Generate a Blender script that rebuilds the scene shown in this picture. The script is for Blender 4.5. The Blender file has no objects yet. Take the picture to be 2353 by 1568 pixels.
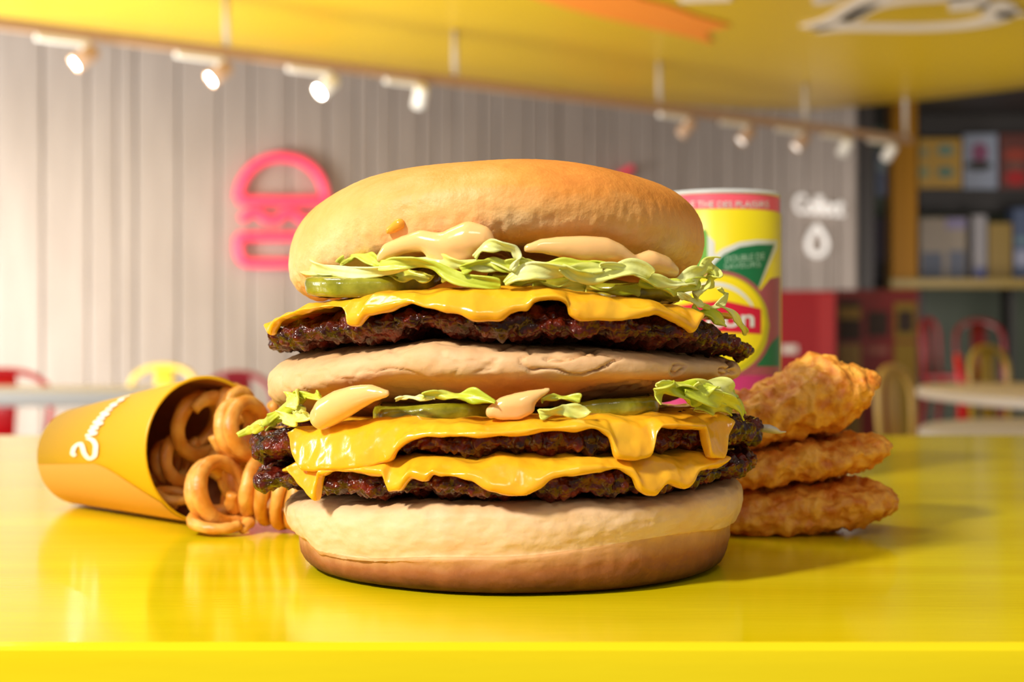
import bpy, math, random
import numpy as np
from mathutils import Vector, Matrix

# ------------------------------------------------------------------ camera, world, lights, exposure
S = bpy.context.scene
COL = S.collection
F = 2353 * 50.0 / 36.0            # focal length in pixels of the 2353x1568 frame
CX, CY = 1176.5, 784.0
TZ = 0.86                         # counter top height
EH = 0.0564                       # eye height above the counter
EZ = TZ + EH
D0 = 0.367                        # distance eye to burger centre
CAMY = -D0

cam = bpy.data.cameras.new('camera'); camo = bpy.data.objects.new('camera', cam); COL.objects.link(camo)
camo.location = (0, CAMY, EZ); camo.rotation_euler = (math.pi / 2, 0, 0)
cam.lens = 50; cam.sensor_width = 36; cam.clip_start = 0.01; cam.clip_end = 100
cam.dof.use_dof = True; cam.dof.focus_distance = 0.328; cam.dof.aperture_fstop = 17.0
S.camera = camo

W = bpy.data.worlds.new('world'); S.world = W; W.use_nodes = True
W.node_tree.nodes['Background'].inputs[0].default_value = (1.0, 0.96, 0.90, 1)
W.node_tree.nodes['Background'].inputs[1].default_value = 0.27

S.view_settings.view_transform = 'Standard'
S.view_settings.look = 'None'
S.view_settings.gamma = 1.0
S.view_settings.exposure = 0.10
S.view_settings.use_curve_mapping = False


def area(name, loc, target, size, power, color=(1, 1, 1), size_y=None):
    l = bpy.data.lights.new(name, 'AREA'); l.energy = power; l.color = color; l.size = size
    if size_y:
        l.shape = 'RECTANGLE'; l.size_y = size_y
    o = bpy.data.objects.new(name, l); COL.objects.link(o); o.location = loc
    o.rotation_euler = (Vector(target) - Vector(loc)).to_track_quat('-Z', 'Y').to_euler()
    return o


area('key_light', (-0.66, -0.70, TZ + 0.74), (0, 0, TZ + 0.04), 0.12, 17, (1, 0.965, 0.93))
area('front_fill_light', (0.05, -1.05, TZ + 0.85), (0, 0.05, TZ + 0.04), 0.30, 1.9, (1, 0.97, 0.93))  # added fill with no lamp behind it, brightens the front faces
area('left_fill_light', (-3.4, 0.6, 1.7), (-1.6, 4.8, 0.75), 0.9, 75, (0.98, 0.99, 1.0))  # unseen fill, no window here; added to brighten the white table
area('counter_light', (-0.70, 0.55, TZ + 1.3), (-0.15, 0.2, TZ), 0.5, 7, (1, 0.96, 0.9))
area('wall_wash_light', (-3.75, 5.6, 0.5), (-2.6, 9.2, 0.4), 1.5, 340, (0.92, 0.97, 1.0))
area('room_fill_light', (-4.6, 4.2, 2.3), (-1.6, 9.6, 1.7), 1.6, 72, (1, 0.96, 0.91))  # big off-frame light, put in to brighten the slatted wall
area('ceiling_fill_light', (-1.0, 6.2, 0.25), (-0.9, 6.9, 2.7), 1.6, 48, (1, 0.96, 0.88))  # added in place of floor bounce, lifts the yellow ceiling
area('shop_fill_light', (4.9, 11.0, 1.25), (5.0, 15.8, 1.5), 1.2, 60, (1, 0.95, 0.9))  # unseen light added to lift the posters, boxes and shop wall
area('right_ceiling_fill_light', (3.2, 8.4, 0.6), (3.0, 8.6, 2.7), 1.2, 17, (1, 0.94, 0.84))  # put in out of frame to brighten the ceiling's right part


# ------------------------------------------------------------------ numeric helpers
def px(x, y, d):
    """Point seen at pixel (x, y) at distance d in front of the eye."""
    return np.array([(x - CX) / F * d, CAMY + d, EZ + (CY - y) / F * d])


_rng = np.random.RandomState(7)
_PERM = np.concatenate([_rng.permutation(256)] * 3)
_G = _rng.normal(size=(256, 3)); _G /= np.linalg.norm(_G, axis=1)[:, None]
_RND = _rng.rand(256, 3)


def perlin(P, freq, seed=0):
    Q = np.asarray(P) * freq + seed * 17.31
    I = np.floor(Q).astype(int); f = Q - I
    u = f * f * f * (f * (f * 6 - 15) + 10)
    I = I & 255
    out = 0
    for dx in (0, 1):
        for dy in (0, 1):
            for dz in (0, 1):
                h = _PERM[_PERM[_PERM[(I[:, 0] + dx) & 255] + ((I[:, 1] + dy) & 255)] + ((I[:, 2] + dz) & 255)]
                g = _G[h]
                dot = g[:, 0] * (f[:, 0] - dx) + g[:, 1] * (f[:, 1] - dy) + g[:, 2] * (f[:, 2] - dz)
                wx = u[:, 0] if dx else 1 - u[:, 0]
                wy = u[:, 1] if dy else 1 - u[:, 1]
                wz = u[:, 2] if dz else 1 - u[:, 2]
                out = out + dot * wx * wy * wz
    return out * 1.4


def fbm(P, freq, octs=3, seed=0, gain=0.5):
    a, o = 1.0, 0
    for k in range(octs):
        o = o + a * perlin(P, freq * 2 ** k, seed + k); a *= gain
    return o


def worley(P, freq, seed=0):
    Q = np.asarray(P) * freq + seed * 11.7
    I = np.floor(Q).astype(int); f = Q - I
    best = np.full(len(Q), 9.0); sec = np.full(len(Q), 9.0)
    for dx in (-1, 0, 1):
        for dy in (-1, 0, 1):
            for dz in (-1, 0, 1):
                h = _PERM[_PERM[_PERM[(I[:, 0] + dx) & 255] + ((I[:, 1] + dy) & 255)] + ((I[:, 2] + dz) & 255)]
                r = _RND[h] + np.array([dx, dy, dz]) - f
                dd = np.sqrt((r * r).sum(1))
                m = dd < best
                sec = np.where(m, best, np.minimum(sec, dd)); best = np.where(m, dd, best)
    return best, sec


def pchip(x, y, q):
    x = np.asarray(x, float); y = np.asarray(y, float)
    h = np.diff(x); dl = np.diff(y) / h
    m = np.zeros_like(y)
    for i in range(1, len(x) - 1):
        if dl[i - 1] * dl[i] > 0:
            w1 = 2 * h[i] + h[i - 1]; w2 = h[i] + 2 * h[i - 1]
            m[i] = (w1 + w2) / (w1 / dl[i - 1] + w2 / dl[i])
    m[0], m[-1] = dl[0] * 0, dl[-1] * 0
    k = np.clip(np.searchsorted(x, q) - 1, 0, len(x) - 2)
    t = (q - x[k]) / h[k]
    t = np.clip(t, 0, 1)
    return ((1 + 2 * t) * (1 - t) ** 2 * y[k] + t * (1 - t) ** 2 * h[k] * m[k]
            + t * t * (3 - 2 * t) * y[k + 1] + t * t * (t - 1) * h[k] * m[k + 1])


# ------------------------------------------------------------------ object helpers
def link(o, parent=None):
    COL.objects.link(o)
    if parent is not None:
        o.parent = parent
        o.matrix_parent_inverse = Matrix.Identity(4)
    return o


ROOTLOC = {}


def mesh_obj(name, V, faces, mat, parent=None, smooth=True, origin=None):
    """V in world coordinates; stored relative to the parent's location (or origin)."""
    V = np.asarray(V, float)
    off = np.zeros(3)
    if parent is not None:
        off = world_loc(parent)
    elif origin is not None:
        off = np.array(origin, float)
    me = bpy.data.meshes.new(name)
    me.from_pydata((V - off).tolist(), [], faces if isinstance(faces, list) else faces.tolist())
    if smooth:
        me.polygons.foreach_set('use_smooth', [True] * len(me.polygons))
    me.update()
    if mat is not None:
        me.materials.append(mat)
    o = bpy.data.objects.new(name, me)
    link(o, parent)
    if parent is None and origin is not None:
        o.location = origin
    return o


def world_loc(o):
    p = np.zeros(3)
    while o is not None:
        p += np.array(o.location); o = o.parent
    return p


def tag(o, label=None, cat=None, group=None, kind=None):
    if label: o['label'] = label
    if cat: o['category'] = cat
    if group: o['group'] = group
    if kind: o['kind'] = kind
    return o


def thing(name, loc, label, cat, group=None):
    o = bpy.data.objects.new(name, None); o.empty_display_size = 0.02
    o.location = loc; COL.objects.link(o)
    return tag(o, label, cat, group)


class MB:
    """Collects boxes, tubes and grids for one mesh."""
    def __init__(s): s.V = []; s.Fc = []

    def add(s, V, Fc):
        n = len(s.V); s.V += [list(map(float, v)) for v in V]; s.Fc += [[i + n for i in f] for f in Fc]
        return s

    def box(s, c, size, rz=0.0, bev=0.0):
        x, y, z = [k / 2 for k in size]
        cs, sn = math.cos(rz), math.sin(rz)
        if bev <= 0:
            V = [(sx * x, sy * y, sz * z) for sx in (-1, 1) for sy in (-1, 1) for sz in (-1, 1)]
            Fc = [[0, 1, 3, 2], [4, 6, 7, 5], [0, 4, 5, 1], [2, 3, 7, 6], [0, 2, 6, 4], [1, 5, 7, 3]]
        else:
            b = min(bev, x * .9, y * .9, z * .9)
            ring = []
            for (qx, qy, a0) in ((1, 1, 0), (-1, 1, 90), (-1, -1, 180), (1, -1, 270)):
                for k in range(4):
                    a = math.radians(a0 + k * 30)
                    ring.append((qx * (x - b), qy * (y - b), math.cos(a), math.sin(a)))
            V = []
            lev = [(-z, .35), (-z + b * .3, .8), (-z + b, 1), (z - b, 1), (z - b * .3, .8), (z, .35)]
            for (zz, k) in lev:
                for (ax, ay, ca, sa) in ring:
                    V.append((ax + ca * b * k, ay + sa * b * k, zz))
            n = 16; Fc = []
            for l in range(5):
                for i in range(n):
                    Fc.append([l * n + i, l * n + (i + 1) % n, (l + 1) * n + (i + 1) % n, (l + 1) * n + i])
            Fc.append(list(range(n))[::-1]); Fc.append([5 * n + i for i in range(n)])
        V = [(c[0] + a * cs - b_ * sn, c[1] + a * sn + b_ * cs, c[2] + h) for a, b_, h in V]
        return s.add(V, Fc)

    def tube(s, pts, rad, n=10, caps=True, squash=1.0, up=None):
        pts = [np.asarray(p, float) for p in pts]
        m = len(pts)
        rad = [rad] * m if np.isscalar(rad) else rad
        V = []; Fc = []
        ref = np.array(up, float) if up is not None else np.array([0.13, 0.21, 0.97])
        for i in range(m):
            t = pts[min(i + 1, m - 1)] - pts[max(i - 1, 0)]
            t = t / (np.linalg.norm(t) + 1e-12)
            a = np.cross(ref, t)
            if np.linalg.norm(a) < 1e-3:
                a = np.cross(np.array([1., 0, 0]), t)
            a /= np.linalg.norm(a); b = np.cross(t, a)
            if up is None:
                ref = b
            for k in range(n):
                w = 2 * math.pi * k / n
                V.append(pts[i] + rad[i] * (math.cos(w) * a + squash * math.sin(w) * b))
        for i in range(m - 1):
            for k in range(n):
                Fc.append([i * n + k, i * n + (k + 1) % n, (i + 1) * n + (k + 1) % n, (i + 1) * n + k])
        if caps:
            Fc.append(list(range(n))[::-1]); Fc.append([(m - 1) * n + k for k in range(n)])
        return s.add(V, Fc)

    def lathe(s, c, prof, n=48, axis=None):
        """prof: (r, z) list along the axis from c."""
        ax = np.array([0, 0, 1.]) if axis is None else np.asarray(axis, float) / np.linalg.norm(axis)
        a = np.cross(ax, [0, 0, 1.] if abs(ax[2]) < .9 else [1., 0, 0]); a /= np.linalg.norm(a)
        b = np.cross(ax, a)
        V = []; Fc = []
        for (r, z) in prof:
            for k in range(n):
                w = 2 * math.pi * k / n
                V.append(np.asarray(c) + ax * z + r * (math.cos(w) * a + math.sin(w) * b))
        for i in range(len(prof) - 1):
            for k in range(n):
                Fc.append([i * n + k, i * n + (k + 1) % n, (i + 1) * n + (k + 1) % n, (i + 1) * n + k])
        return s.add(V, Fc)

    def build(s, name, mat, parent=None, smooth=True, origin=None):
        return mesh_obj(name, s.V, s.Fc, mat, parent, smooth, origin)


def auto_smooth(o, ang=40):
    me = o.data
    try:
        me.set_sharp_from_angle(angle=math.radians(ang))
    except Exception:
        pass
    return o


def displace(o, fn):
    me = o.data; n = len(me.vertices)
    co = np.empty(n * 3); me.vertices.foreach_get('co', co); co = co.reshape(-1, 3)
    no = np.empty(n * 3); me.vertex_normals.foreach_get('vector', no); no = no.reshape(-1, 3)
    co = co + no * fn(co)[:, None]
    me.vertices.foreach_set('co', co.ravel()); me.update()


# ------------------------------------------------------------------ materials
def srgb(r, g, b):
    f = lambda c: (c / 255 / 12.92) if c / 255 <= 0.04045 else ((c / 255 + 0.055) / 1.055) ** 2.4
    return (f(r), f(g), f(b), 1)


def mat(name, col, rough=0.5, col2=None, nscale=30, detail=4, lo=0.35, hi=0.65, bump=0.0, bscale=200, bdist=0.001,
        metal=0.0, spec=0.5, sss=0.0, sssr=(1, .5, .25), sscale=0.003, coat=0.0, coatr=0.1, emit=None, estr=0.0,
        trans=0.0, stretch=None, bdetail=5):
    m = bpy.data.materials.new(name); m.use_nodes = True
    nt = m.node_tree; b = nt.nodes['Principled BSDF']
    b.inputs['Roughness'].default_value = rough; b.inputs['Metallic'].default_value = metal
    b.inputs['Specular IOR Level'].default_value = spec
    b.inputs['Base Color'].default_value = col
    if sss:
        b.inputs['Subsurface Weight'].default_value = sss
        b.inputs['Subsurface Radius'].default_value = sssr
        b.inputs['Subsurface Scale'].default_value = sscale
    if coat:
        b.inputs['Coat Weight'].default_value = coat; b.inputs['Coat Roughness'].default_value = coatr
    if emit:
        b.inputs['Emission Color'].default_value = emit; b.inputs['Emission Strength'].default_value = estr
    tc = nt.nodes.new('ShaderNodeTexCoord')
    vec = tc.outputs['Object']
    if stretch:
        mp = nt.nodes.new('ShaderNodeMapping'); mp.inputs['Scale'].default_value = stretch
        nt.links.new(vec, mp.inputs['Vector']); vec = mp.outputs['Vector']
    if col2:
        n = nt.nodes.new('ShaderNodeTexNoise'); n.inputs['Scale'].default_value = nscale; n.inputs['Detail'].default_value = detail
        nt.links.new(vec, n.inputs['Vector'])
        r = nt.nodes.new('ShaderNodeValToRGB'); r.color_ramp.elements[0].position = lo; r.color_ramp.elements[1].position = hi
        r.color_ramp.elements[0].color = col; r.color_ramp.elements[1].color = col2
        nt.links.new(n.outputs['Fac'], r.inputs['Fac']); nt.links.new(r.outputs['Color'], b.inputs['Base Color'])
    if bump:
        n2 = nt.nodes.new('ShaderNodeTexNoise'); n2.inputs['Scale'].default_value = bscale; n2.inputs['Detail'].default_value = bdetail
        nt.links.new(vec, n2.inputs['Vector'])
        bp = nt.nodes.new('ShaderNodeBump'); bp.inputs['Strength'].default_value = bump; bp.inputs['Distance'].default_value = bdist
        nt.links.new(n2.outputs['Fac'], bp.inputs['Height']); nt.links.new(bp.outputs['Normal'], b.inputs['Normal'])
        if coat:
            nt.links.new(bp.outputs['Normal'], b.inputs['Coat Normal'])
    if trans:
        t = nt.nodes.new('ShaderNodeBsdfTranslucent')
        mx = nt.nodes.new('ShaderNodeMixShader'); mx.inputs[0].default_value = trans
        out = nt.nodes['Material Output']
        t.inputs['Color'].default_value = col
        if col2:
            nt.links.new(r.outputs['Color'], t.inputs['Color'])
        nt.links.new(b.outputs[0], mx.inputs[1]); nt.links.new(t.outputs[0], mx.inputs[2]); nt.links.new(mx.outputs[0], out.inputs['Surface'])
    return m


def attr_mat(name, stops, rough=0.5, attr='shade', mottle=0.12, mscale=60, **kw):
    """Colour along a per-vertex attribute that says how baked the crust is, mottled with noise."""
    m = mat(name, stops[0][1], rough, **kw)
    nt = m.node_tree; b = nt.nodes['Principled BSDF']
    a = nt.nodes.new('ShaderNodeAttribute'); a.attribute_name = attr
    tc = nt.nodes.new('ShaderNodeTexCoord')
    n = nt.nodes.new('ShaderNodeTexNoise'); n.inputs['Scale'].default_value = mscale; n.inputs['Detail'].default_value = 7
    n.inputs['Roughness'].default_value = 0.65
    nt.links.new(tc.outputs['Object'], n.inputs['Vector'])
    ma = nt.nodes.new('ShaderNodeMath'); ma.operation = 'MULTIPLY_ADD'; ma.inputs[1].default_value = mottle * 2; ma.inputs[2].default_value = -mottle
    nt.links.new(n.outputs['Fac'], ma.inputs[0])
    ad = nt.nodes.new('ShaderNodeMath'); ad.operation = 'ADD'
    nt.links.new(a.outputs['Fac'], ad.inputs[0]); nt.links.new(ma.outputs[0], ad.inputs[1])
    r = nt.nodes.new('ShaderNodeValToRGB')
    while len(r.color_ramp.elements) < len(stops):
        r.color_ramp.elements.new(0.5)
    for e, (p, c) in zip(r.color_ramp.elements, stops):
        e.position = p; e.color = c
    nt.links.new(ad.outputs[0], r.inputs['Fac']); nt.links.new(r.outputs['Color'], b.inputs['Base Color'])
    return m


def set_attr(o, name, vals):
    a = o.data.attributes.new(name, 'FLOAT', 'POINT'); a.data.foreach_set('value', np.asarray(vals, np.float32))


M = {}
M['counter'] = mat('yellow_counter', srgb(239, 214, 20), 0.11, srgb(228, 200, 6), 3.0, 6, .35, .65, bump=.06, bscale=60, bdist=.0008, spec=.42, stretch=(1.2, 14, 14))
M['white'] = mat('white_laminate', srgb(228, 228, 226), .4)
M['pale'] = mat('pale_beige_laminate', srgb(232, 222, 210), .45)
M['floor'] = mat('grey_floor', srgb(150, 142, 132), .4, srgb(138, 130, 120), 3)
M['slat'] = mat('taupe_slats', srgb(172, 157, 145), .55, srgb(160, 145, 133), 2.5, 5, stretch=(3, 3, .4))
M['ceil'] = mat('yellow_ceiling', srgb(226, 186, 22), .34, spec=.5)
M['ceilwhite'] = mat('white_ceiling_lettering', srgb(243, 228, 205), .5)
M['ceilorange'] = mat('orange_ceiling_ribbon', srgb(255, 150, 45), .5)
M['dark'] = mat('dark_shop_ceiling', srgb(52, 46, 42), .6)
M['shopwall'] = mat('dark_olive_wall', srgb(98, 104, 84), .5, srgb(84, 92, 72), 1.2)
M['ochre'] = mat('ochre_steel', srgb(140, 92, 0), .6, spec=.2)
M['red'] = mat('red_metal', srgb(205, 16, 30), .35, metal=.0, spec=.5)
M['redshaded'] = mat('shaded_red_metal', srgb(122, 5, 14), .4)  # red metal darkened; the weaker light at right is in the colour
M['redpanel'] = mat('red_panel', srgb(160, 22, 30), .4)
M['yellowmetal'] = mat('yellow_metal', srgb(188, 156, 44), .35)
M['steel'] = mat('rail_white', srgb(205, 195, 180), .4)
M['rail'] = mat('rail_brown', srgb(176, 142, 112), .5)
M['lampwhite'] = mat('lamp_white', srgb(232, 226, 214), .4)
M['lens'] = mat('lamp_lens', (1, 1, 1, 1), .3, emit=(1, .93, .82, 1), estr=150)
M['lensdim'] = mat('lamp_lens_dim', (1, 1, 1, 1), .3, emit=(1, .90, .76, 1), estr=1.0)
M['neonpink'] = mat('pink_sign', srgb(255, 70, 100), .5, emit=srgb(255, 62, 92), estr=.55)
M['neonwhite'] = mat('white_sign', srgb(225, 215, 205), .5, emit=(1, .94, .86, 1), estr=.42)

# food
M['bunTop'] = attr_mat('golden_bun', [(0.0, srgb(250, 214, 158)), (0.30, srgb(246, 188, 112)), (0.65, srgb(238, 152, 62)), (1.0, srgb(188, 96, 28))],
                       .5, mottle=.18, mscale=150, bump=.3, bscale=1300, bdist=.0005, spec=.35, sss=.12, sscale=.003)
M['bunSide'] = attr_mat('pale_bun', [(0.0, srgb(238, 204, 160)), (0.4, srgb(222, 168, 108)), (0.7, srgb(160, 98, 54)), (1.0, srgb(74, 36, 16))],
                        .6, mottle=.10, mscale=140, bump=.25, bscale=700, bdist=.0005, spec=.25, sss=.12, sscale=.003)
M['meat'] = mat('seared_beef', srgb(44, 9, 6), .3, srgb(122, 34, 14), 240, 6, .42, .72, bump=.8, bscale=430, bdist=.0016, spec=.3, coat=.45, coatr=.06, bdetail=2)
M['meat'].node_tree.nodes['Principled BSDF'].inputs['Specular Tint'].default_value = (1, .72, .55, 1)
M['fat'] = mat('fat_bit', srgb(205, 196, 184), .25, sss=.4, sscale=.002)
M['cheese'] = mat('melted_cheese', srgb(252, 184, 36), .22, srgb(246, 166, 22), 60, 3, .35, .7, bump=.25, bscale=160, bdist=.0011, spec=.5, sss=.25, sssr=(1, .6, .15), sscale=.0035, coat=.35, coatr=.1)
M['sauce'] = mat('burger_sauce', srgb(255, 196, 122), .16, spec=.55, sss=.35, sssr=(1, .55, .25), sscale=.004, coat=.4, coatr=.05)
M['saucedrop'] = mat('cheese_drop', srgb(240, 165, 50), .18, spec=.5, sss=.3, sscale=.003)
M['lettuce'] = mat('lettuce_leaf', srgb(236, 238, 82), .34, srgb(254, 253, 184), 70, 4, .36, .66, bump=.5, bscale=260, bdist=.0008, spec=.5, trans=.2)
M['lettuceG'] = mat('green_lettuce', srgb(204, 214, 36), .34, srgb(238, 240, 108), 70, 4, .38, .7, bump=.5, bscale=260, bdist=.0008, spec=.5, trans=.2)
M['pickle'] = mat('pickle_flesh', srgb(176, 168, 48), .22, srgb(140, 136, 22), 160, 4, spec=.5, sss=.3, sscale=.003, coat=.3)
M['rind'] = mat('pickle_rind', srgb(122, 118, 10), .2, srgb(176, 170, 48), 120, 4, .4, .66, bump=.4, bscale=300, bdist=.0008, spec=.5, coat=.3)
M['fry'] = mat('curly_fry', srgb(214, 132, 34), .42, srgb(246, 188, 92), 110, 5, .36, .66, bump=.4, bscale=500, bdist=.0008, sss=.1, sscale=.002)
M['tender'] = mat('crumb_coating', srgb(210, 112, 14), .5, srgb(250, 180, 66), 190, 6, .36, .64, bump=.6, bscale=500, bdist=.0016)
M['cupyellow'] = mat('yellow_card', srgb(244, 186, 8), .38)
M['cuptan'] = mat('tan_card', srgb(222, 158, 70), .5)
M['kraft'] = mat('kraft_card', srgb(168, 104, 58), .6)
M['cupwhite'] = mat('white_print', srgb(252, 238, 214), .5)
M['cuporange'] = mat('orange_print', srgb(226, 130, 60), .5)
M['dwhite'] = mat('drink_rim', srgb(205, 205, 200), .4)
M['dpink'] = mat('drink_pink_band', srgb(240, 92, 110), .4)
M['dyellow'] = mat('drink_yellow', srgb(236, 214, 10), .35)
M['dgreen'] = mat('drink_green', srgb(16, 110, 62), .35)
M['dlgreen'] = mat('drink_leaf', srgb(110, 170, 60), .35)
M['dlime'] = mat('drink_lime', srgb(190, 180, 10), .35)
M['dred'] = mat('drink_red', srgb(200, 14, 50), .35)
M['dmagenta'] = mat('drink_magenta', srgb(190, 50, 110), .35)
M['dmauve'] = mat('drink_mauve', srgb(165, 80, 88), .35)
M['dgrey'] = mat('drink_greywhite', srgb(212, 214, 205), .35)

# ------------------------------------------------------------------ setting: floor, wall, ceilings
def plane_at(pxs, pys, z):
    """pixel -> point on the horizontal plane z."""
    d = F * (z - EZ) / (CY - pys)
    return px(pxs, pys, d)


fl = MB().box((1.0, 8.0, -0.05), (16, 20, 0.1)).build('floor', M['floor'], smooth=False)
tag(fl, kind='structure')

# slatted wall running obliquely away to the right
WA = np.array([-6.2, CAMY + 11.33 - 0.68 * 6.2, 0]); WB = np.array([3.32, CAMY + 11.33 + 0.68 * 3.32, 0])
WL = np.linalg.norm(WB - WA); WU = (WB - WA) / WL; WN = np.array([WU[1], -WU[0], 0])     # WN points to the viewer
ang = math.atan2(WU[1], WU[0])
wm = MB()
wm.box((WA + WB) / 2 - WN * 0.10 + np.array([0, 0, 1.75]), (WL, 0.12, 3.5), ang)
k = 0; s_ = 0.0
rr = random.Random(3)
while s_ < WL - 0.02:
    w_ = rr.choice([0.13, 0.19, 0.24, 0.30])
    w_ = min(w_, WL - s_)
    c = WA + WU * (s_ + w_ / 2) - WN * (0.03 + rr.uniform(0, .012)) + np.array([0, 0, 1.75])
    wm.box(c, (w_ - 0.022, 0.05, 3.5), ang, 0.008)
    s_ += w_
wall = wm.build('wall_back', M['slat'], smooth=False)
tag(wall, kind='structure')


def on_wall(x, y, off=0.0):
    u = np.array([(x - CX) / F, 1.0, (CY - y) / F]); e = np.array([0, CAMY, EZ])
    base = WA + WN * off
    t = np.dot(base - e, WN) / np.dot(u, WN)
    return e + u * t, t


# yellow dropped ceiling with a far edge that bends round on the right
HC = EZ + 1.8
edge = [(-260, 8), (0, 42), (250, 75), (520, 110), (800, 146), (1050, 178), (1300, 212), (1500, 236), (1650, 249), (1800, 255), (1950, 248), (2150, 228), (2353, 203), (2640, 165)]
ex = np.array([e[0] for e in edge], float); ey = np.array([e[1] for e in edge], float)
qx = np.linspace(ex[0], ex[-1], 120); qy = np.interp(qx, ex, ey)
for _ in range(12):
    qy[1:-1] = (qy[:-2] + 2 * qy[1:-1] + qy[2:]) / 4
E = np.array([plane_at(a, b, HC) for a, b in zip(qx, qy)])
NR = 14
nearY = 1.2
V = []; Fc = []
n = len(E)
for j in range(NR):
    f_ = j / (NR - 1)
    for i in range(n):
        p = E[i].copy(); p[1] = nearY + (E[i][1] - nearY) * f_
        sg = 4 * f_ * (1 - f_)
        V.append((p[0] * (0.9 + 0.1 * f_) if False else p[0], p[1], HC))
for j in range(NR - 1):
    for i in range(n - 1):
        a = j * n + i
        Fc.append([a, a + n, a + n + 1, a + 1])
# rolled edge and upper side
lev = [(0.05, 0.02), (0.10, 0.06), (0.12, 0.14), (0.12, 0.45)]
tn = np.gradient(E[:, :2], axis=0); tn /= np.linalg.norm(tn, axis=1)[:, None]
nrm = np.stack([-tn[:, 1], tn[:, 0]], 1)
base = (NR - 1) * n
for (o_, z_) in lev:
    st = len(V)
    for i in range(n):
        V.append((E[i][0] + nrm[i][0] * o_, E[i][1] + nrm[i][1] * o_, HC + z_))
    for i in range(n - 1):
        Fc.append([base + i, st + i, st + i + 1, base + i + 1])
    base = st
st = len(V)
V += [(E[0][0] - .2, nearY, HC + .45), (E[-1][0] + .2, nearY, HC + .45)]
Fc.append([base + i for i in range(n)] + [st + 1, st])
ceil = mesh_obj('ceiling', V, Fc, M['ceil'])
tag(ceil, kind='structure')


def ceil_stroke(name, pts, material, w, z=HC - 0.012):
    """flat painted band on the underside of the ceiling following points given as picture samples."""
    P = [plane_at(a, b, z) for a, b in pts]
    P = np.array(P); q = np.linspace(0, 1, 60); s = np.linspace(0, 1, len(P))
    C = np.stack([pchip(s, P[:, k], q) for k in range(3)], 1)
    t = np.gradient(C, axis=0); t /= np.linalg.norm(t, axis=1)[:, None]
    nn = np.stack([-t[:, 1], t[:, 0], 0 * t[:, 0]], 1)
    V = np.concatenate([C - nn * w / 2, C + nn * w / 2, C - nn * w / 2 + [0, 0, .008], C + nn * w / 2 + [0, 0, .008]])
    m = len(C); Fc = []
    for i in range(m - 1):
        Fc.append([i, i + 1, m + i + 1, m + i]); Fc.append([2 * m + i, 3 * m + i, 3 * m + i + 1, 2 * m + i + 1])
        Fc.append([i, 2 * m + i, 2 * m + i + 1, i + 1]); Fc.append([m + i, m + i + 1, 3 * m + i + 1, 3 * m + i])
    return V, Fc


mb = MB()
for pts, w in (([(1862, 66), (1920, 48), (1965, 22), (1995, 3), (2040, -22)], .17),
               ([(1872, 70), (1960, 64), (2100, 65), (2210, 60), (2285, 45), (2300, 24), (2270, 8)], .17),
               ([(1945, 50), (1990, 22), (2080, 4), (2180, -3), (2240, -12)], .12),
               ([(2225, 24), (2226, 8), (2222, -10)], .20),
               ([(2290, 36), (2325, 32), (2344, 28)], .16),
               ([(1868, 3), (1895, 1), (1915, -6)], .16),
               ([(1560, 0), (1610, -2), (1680, -4)], .12)):
    mb.add(*ceil_stroke('', pts, None, w))
tag(mb.build('ceiling_lettering', M['ceilwhite'], ceil, smooth=False), 'white looping script lettering')
# orange swallow-tailed ribbon
out = [(1238, 0), (1200, -16), (1440, -16), (1475, -1), (1540, 15), (1600, 38), (1678, 60), (1622, 75), (1636, 101), (1580, 86), (1480, 62), (1380, 40), (1300, 18)]
P = [plane_at(a, b, HC - .012) for a, b in out]
V = [tuple(p) for p in P] + [(p[0], p[1], p[2] + .008) for p in P]
m_ = len(P); Fc = [list(range(m_))] + [[m_ + i for i in range(m_)][::-1]] + [[i, m_ + i, m_ + (i + 1) % m_, (i + 1) % m_] for i in range(m_)]
tag(mesh_obj('ceiling_ribbon', V, Fc, M['ceilorange'], ceil, smooth=False), 'orange swallow-tailed ribbon')

# dark shop area beyond the wall's end
DB = 16.5
cs = MB().box((5.6, CAMY + 14.6, 3.45), (6.5, 6.0, .1)).build('ceiling.001', M['dark'], smooth=False); tag(cs, kind='structure')
wb = MB().box((6.3, CAMY + DB + .1, 1.7), (7.4, .2, 3.4)).build('wall_shop', M['shopwall'], smooth=False); tag(wb, kind='structure')


def P2(x, y, d): return px(x, y, d)


def board(name, x0, y0, x1, y1, d, thick, material, parent=None, bev=.0):
    a = P2(x0, y1, d); b = P2(x1, y0, d)
    c = (a + b) / 2 + np.array([0, thick / 2, 0])
    return MB().box(c, (abs(b[0] - a[0]), thick, abs(b[2] - a[2])), 0, bev).build(name, material, parent, smooth=False)


# yellow steel column and transom of the shop front
a = px(2050, 650, 14.4); b = px(2108, 650, 14.4)
tag(MB().box(((a[0] + b[0]) / 2, a[1] + .12, 1.7), (b[0] - a[0], .24, 3.4), 0, .015).build('trim_1', M['ochre'], smooth=False), kind='structure')
c1 = px(2046, 662, 14.3); c2 = px(2700, 640, 14.3)
tag(MB().box(((c1[0] + c2[0]) / 2, c1[1] + .05, (c1[2] + c2[2]) / 2), (c2[0] - c1[0], .1, c2[2] - c1[2]), 0, .01).build('trim_2', mat('dull_ochre', srgb(124, 98, 0), .5), smooth=False), kind='structure')
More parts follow.
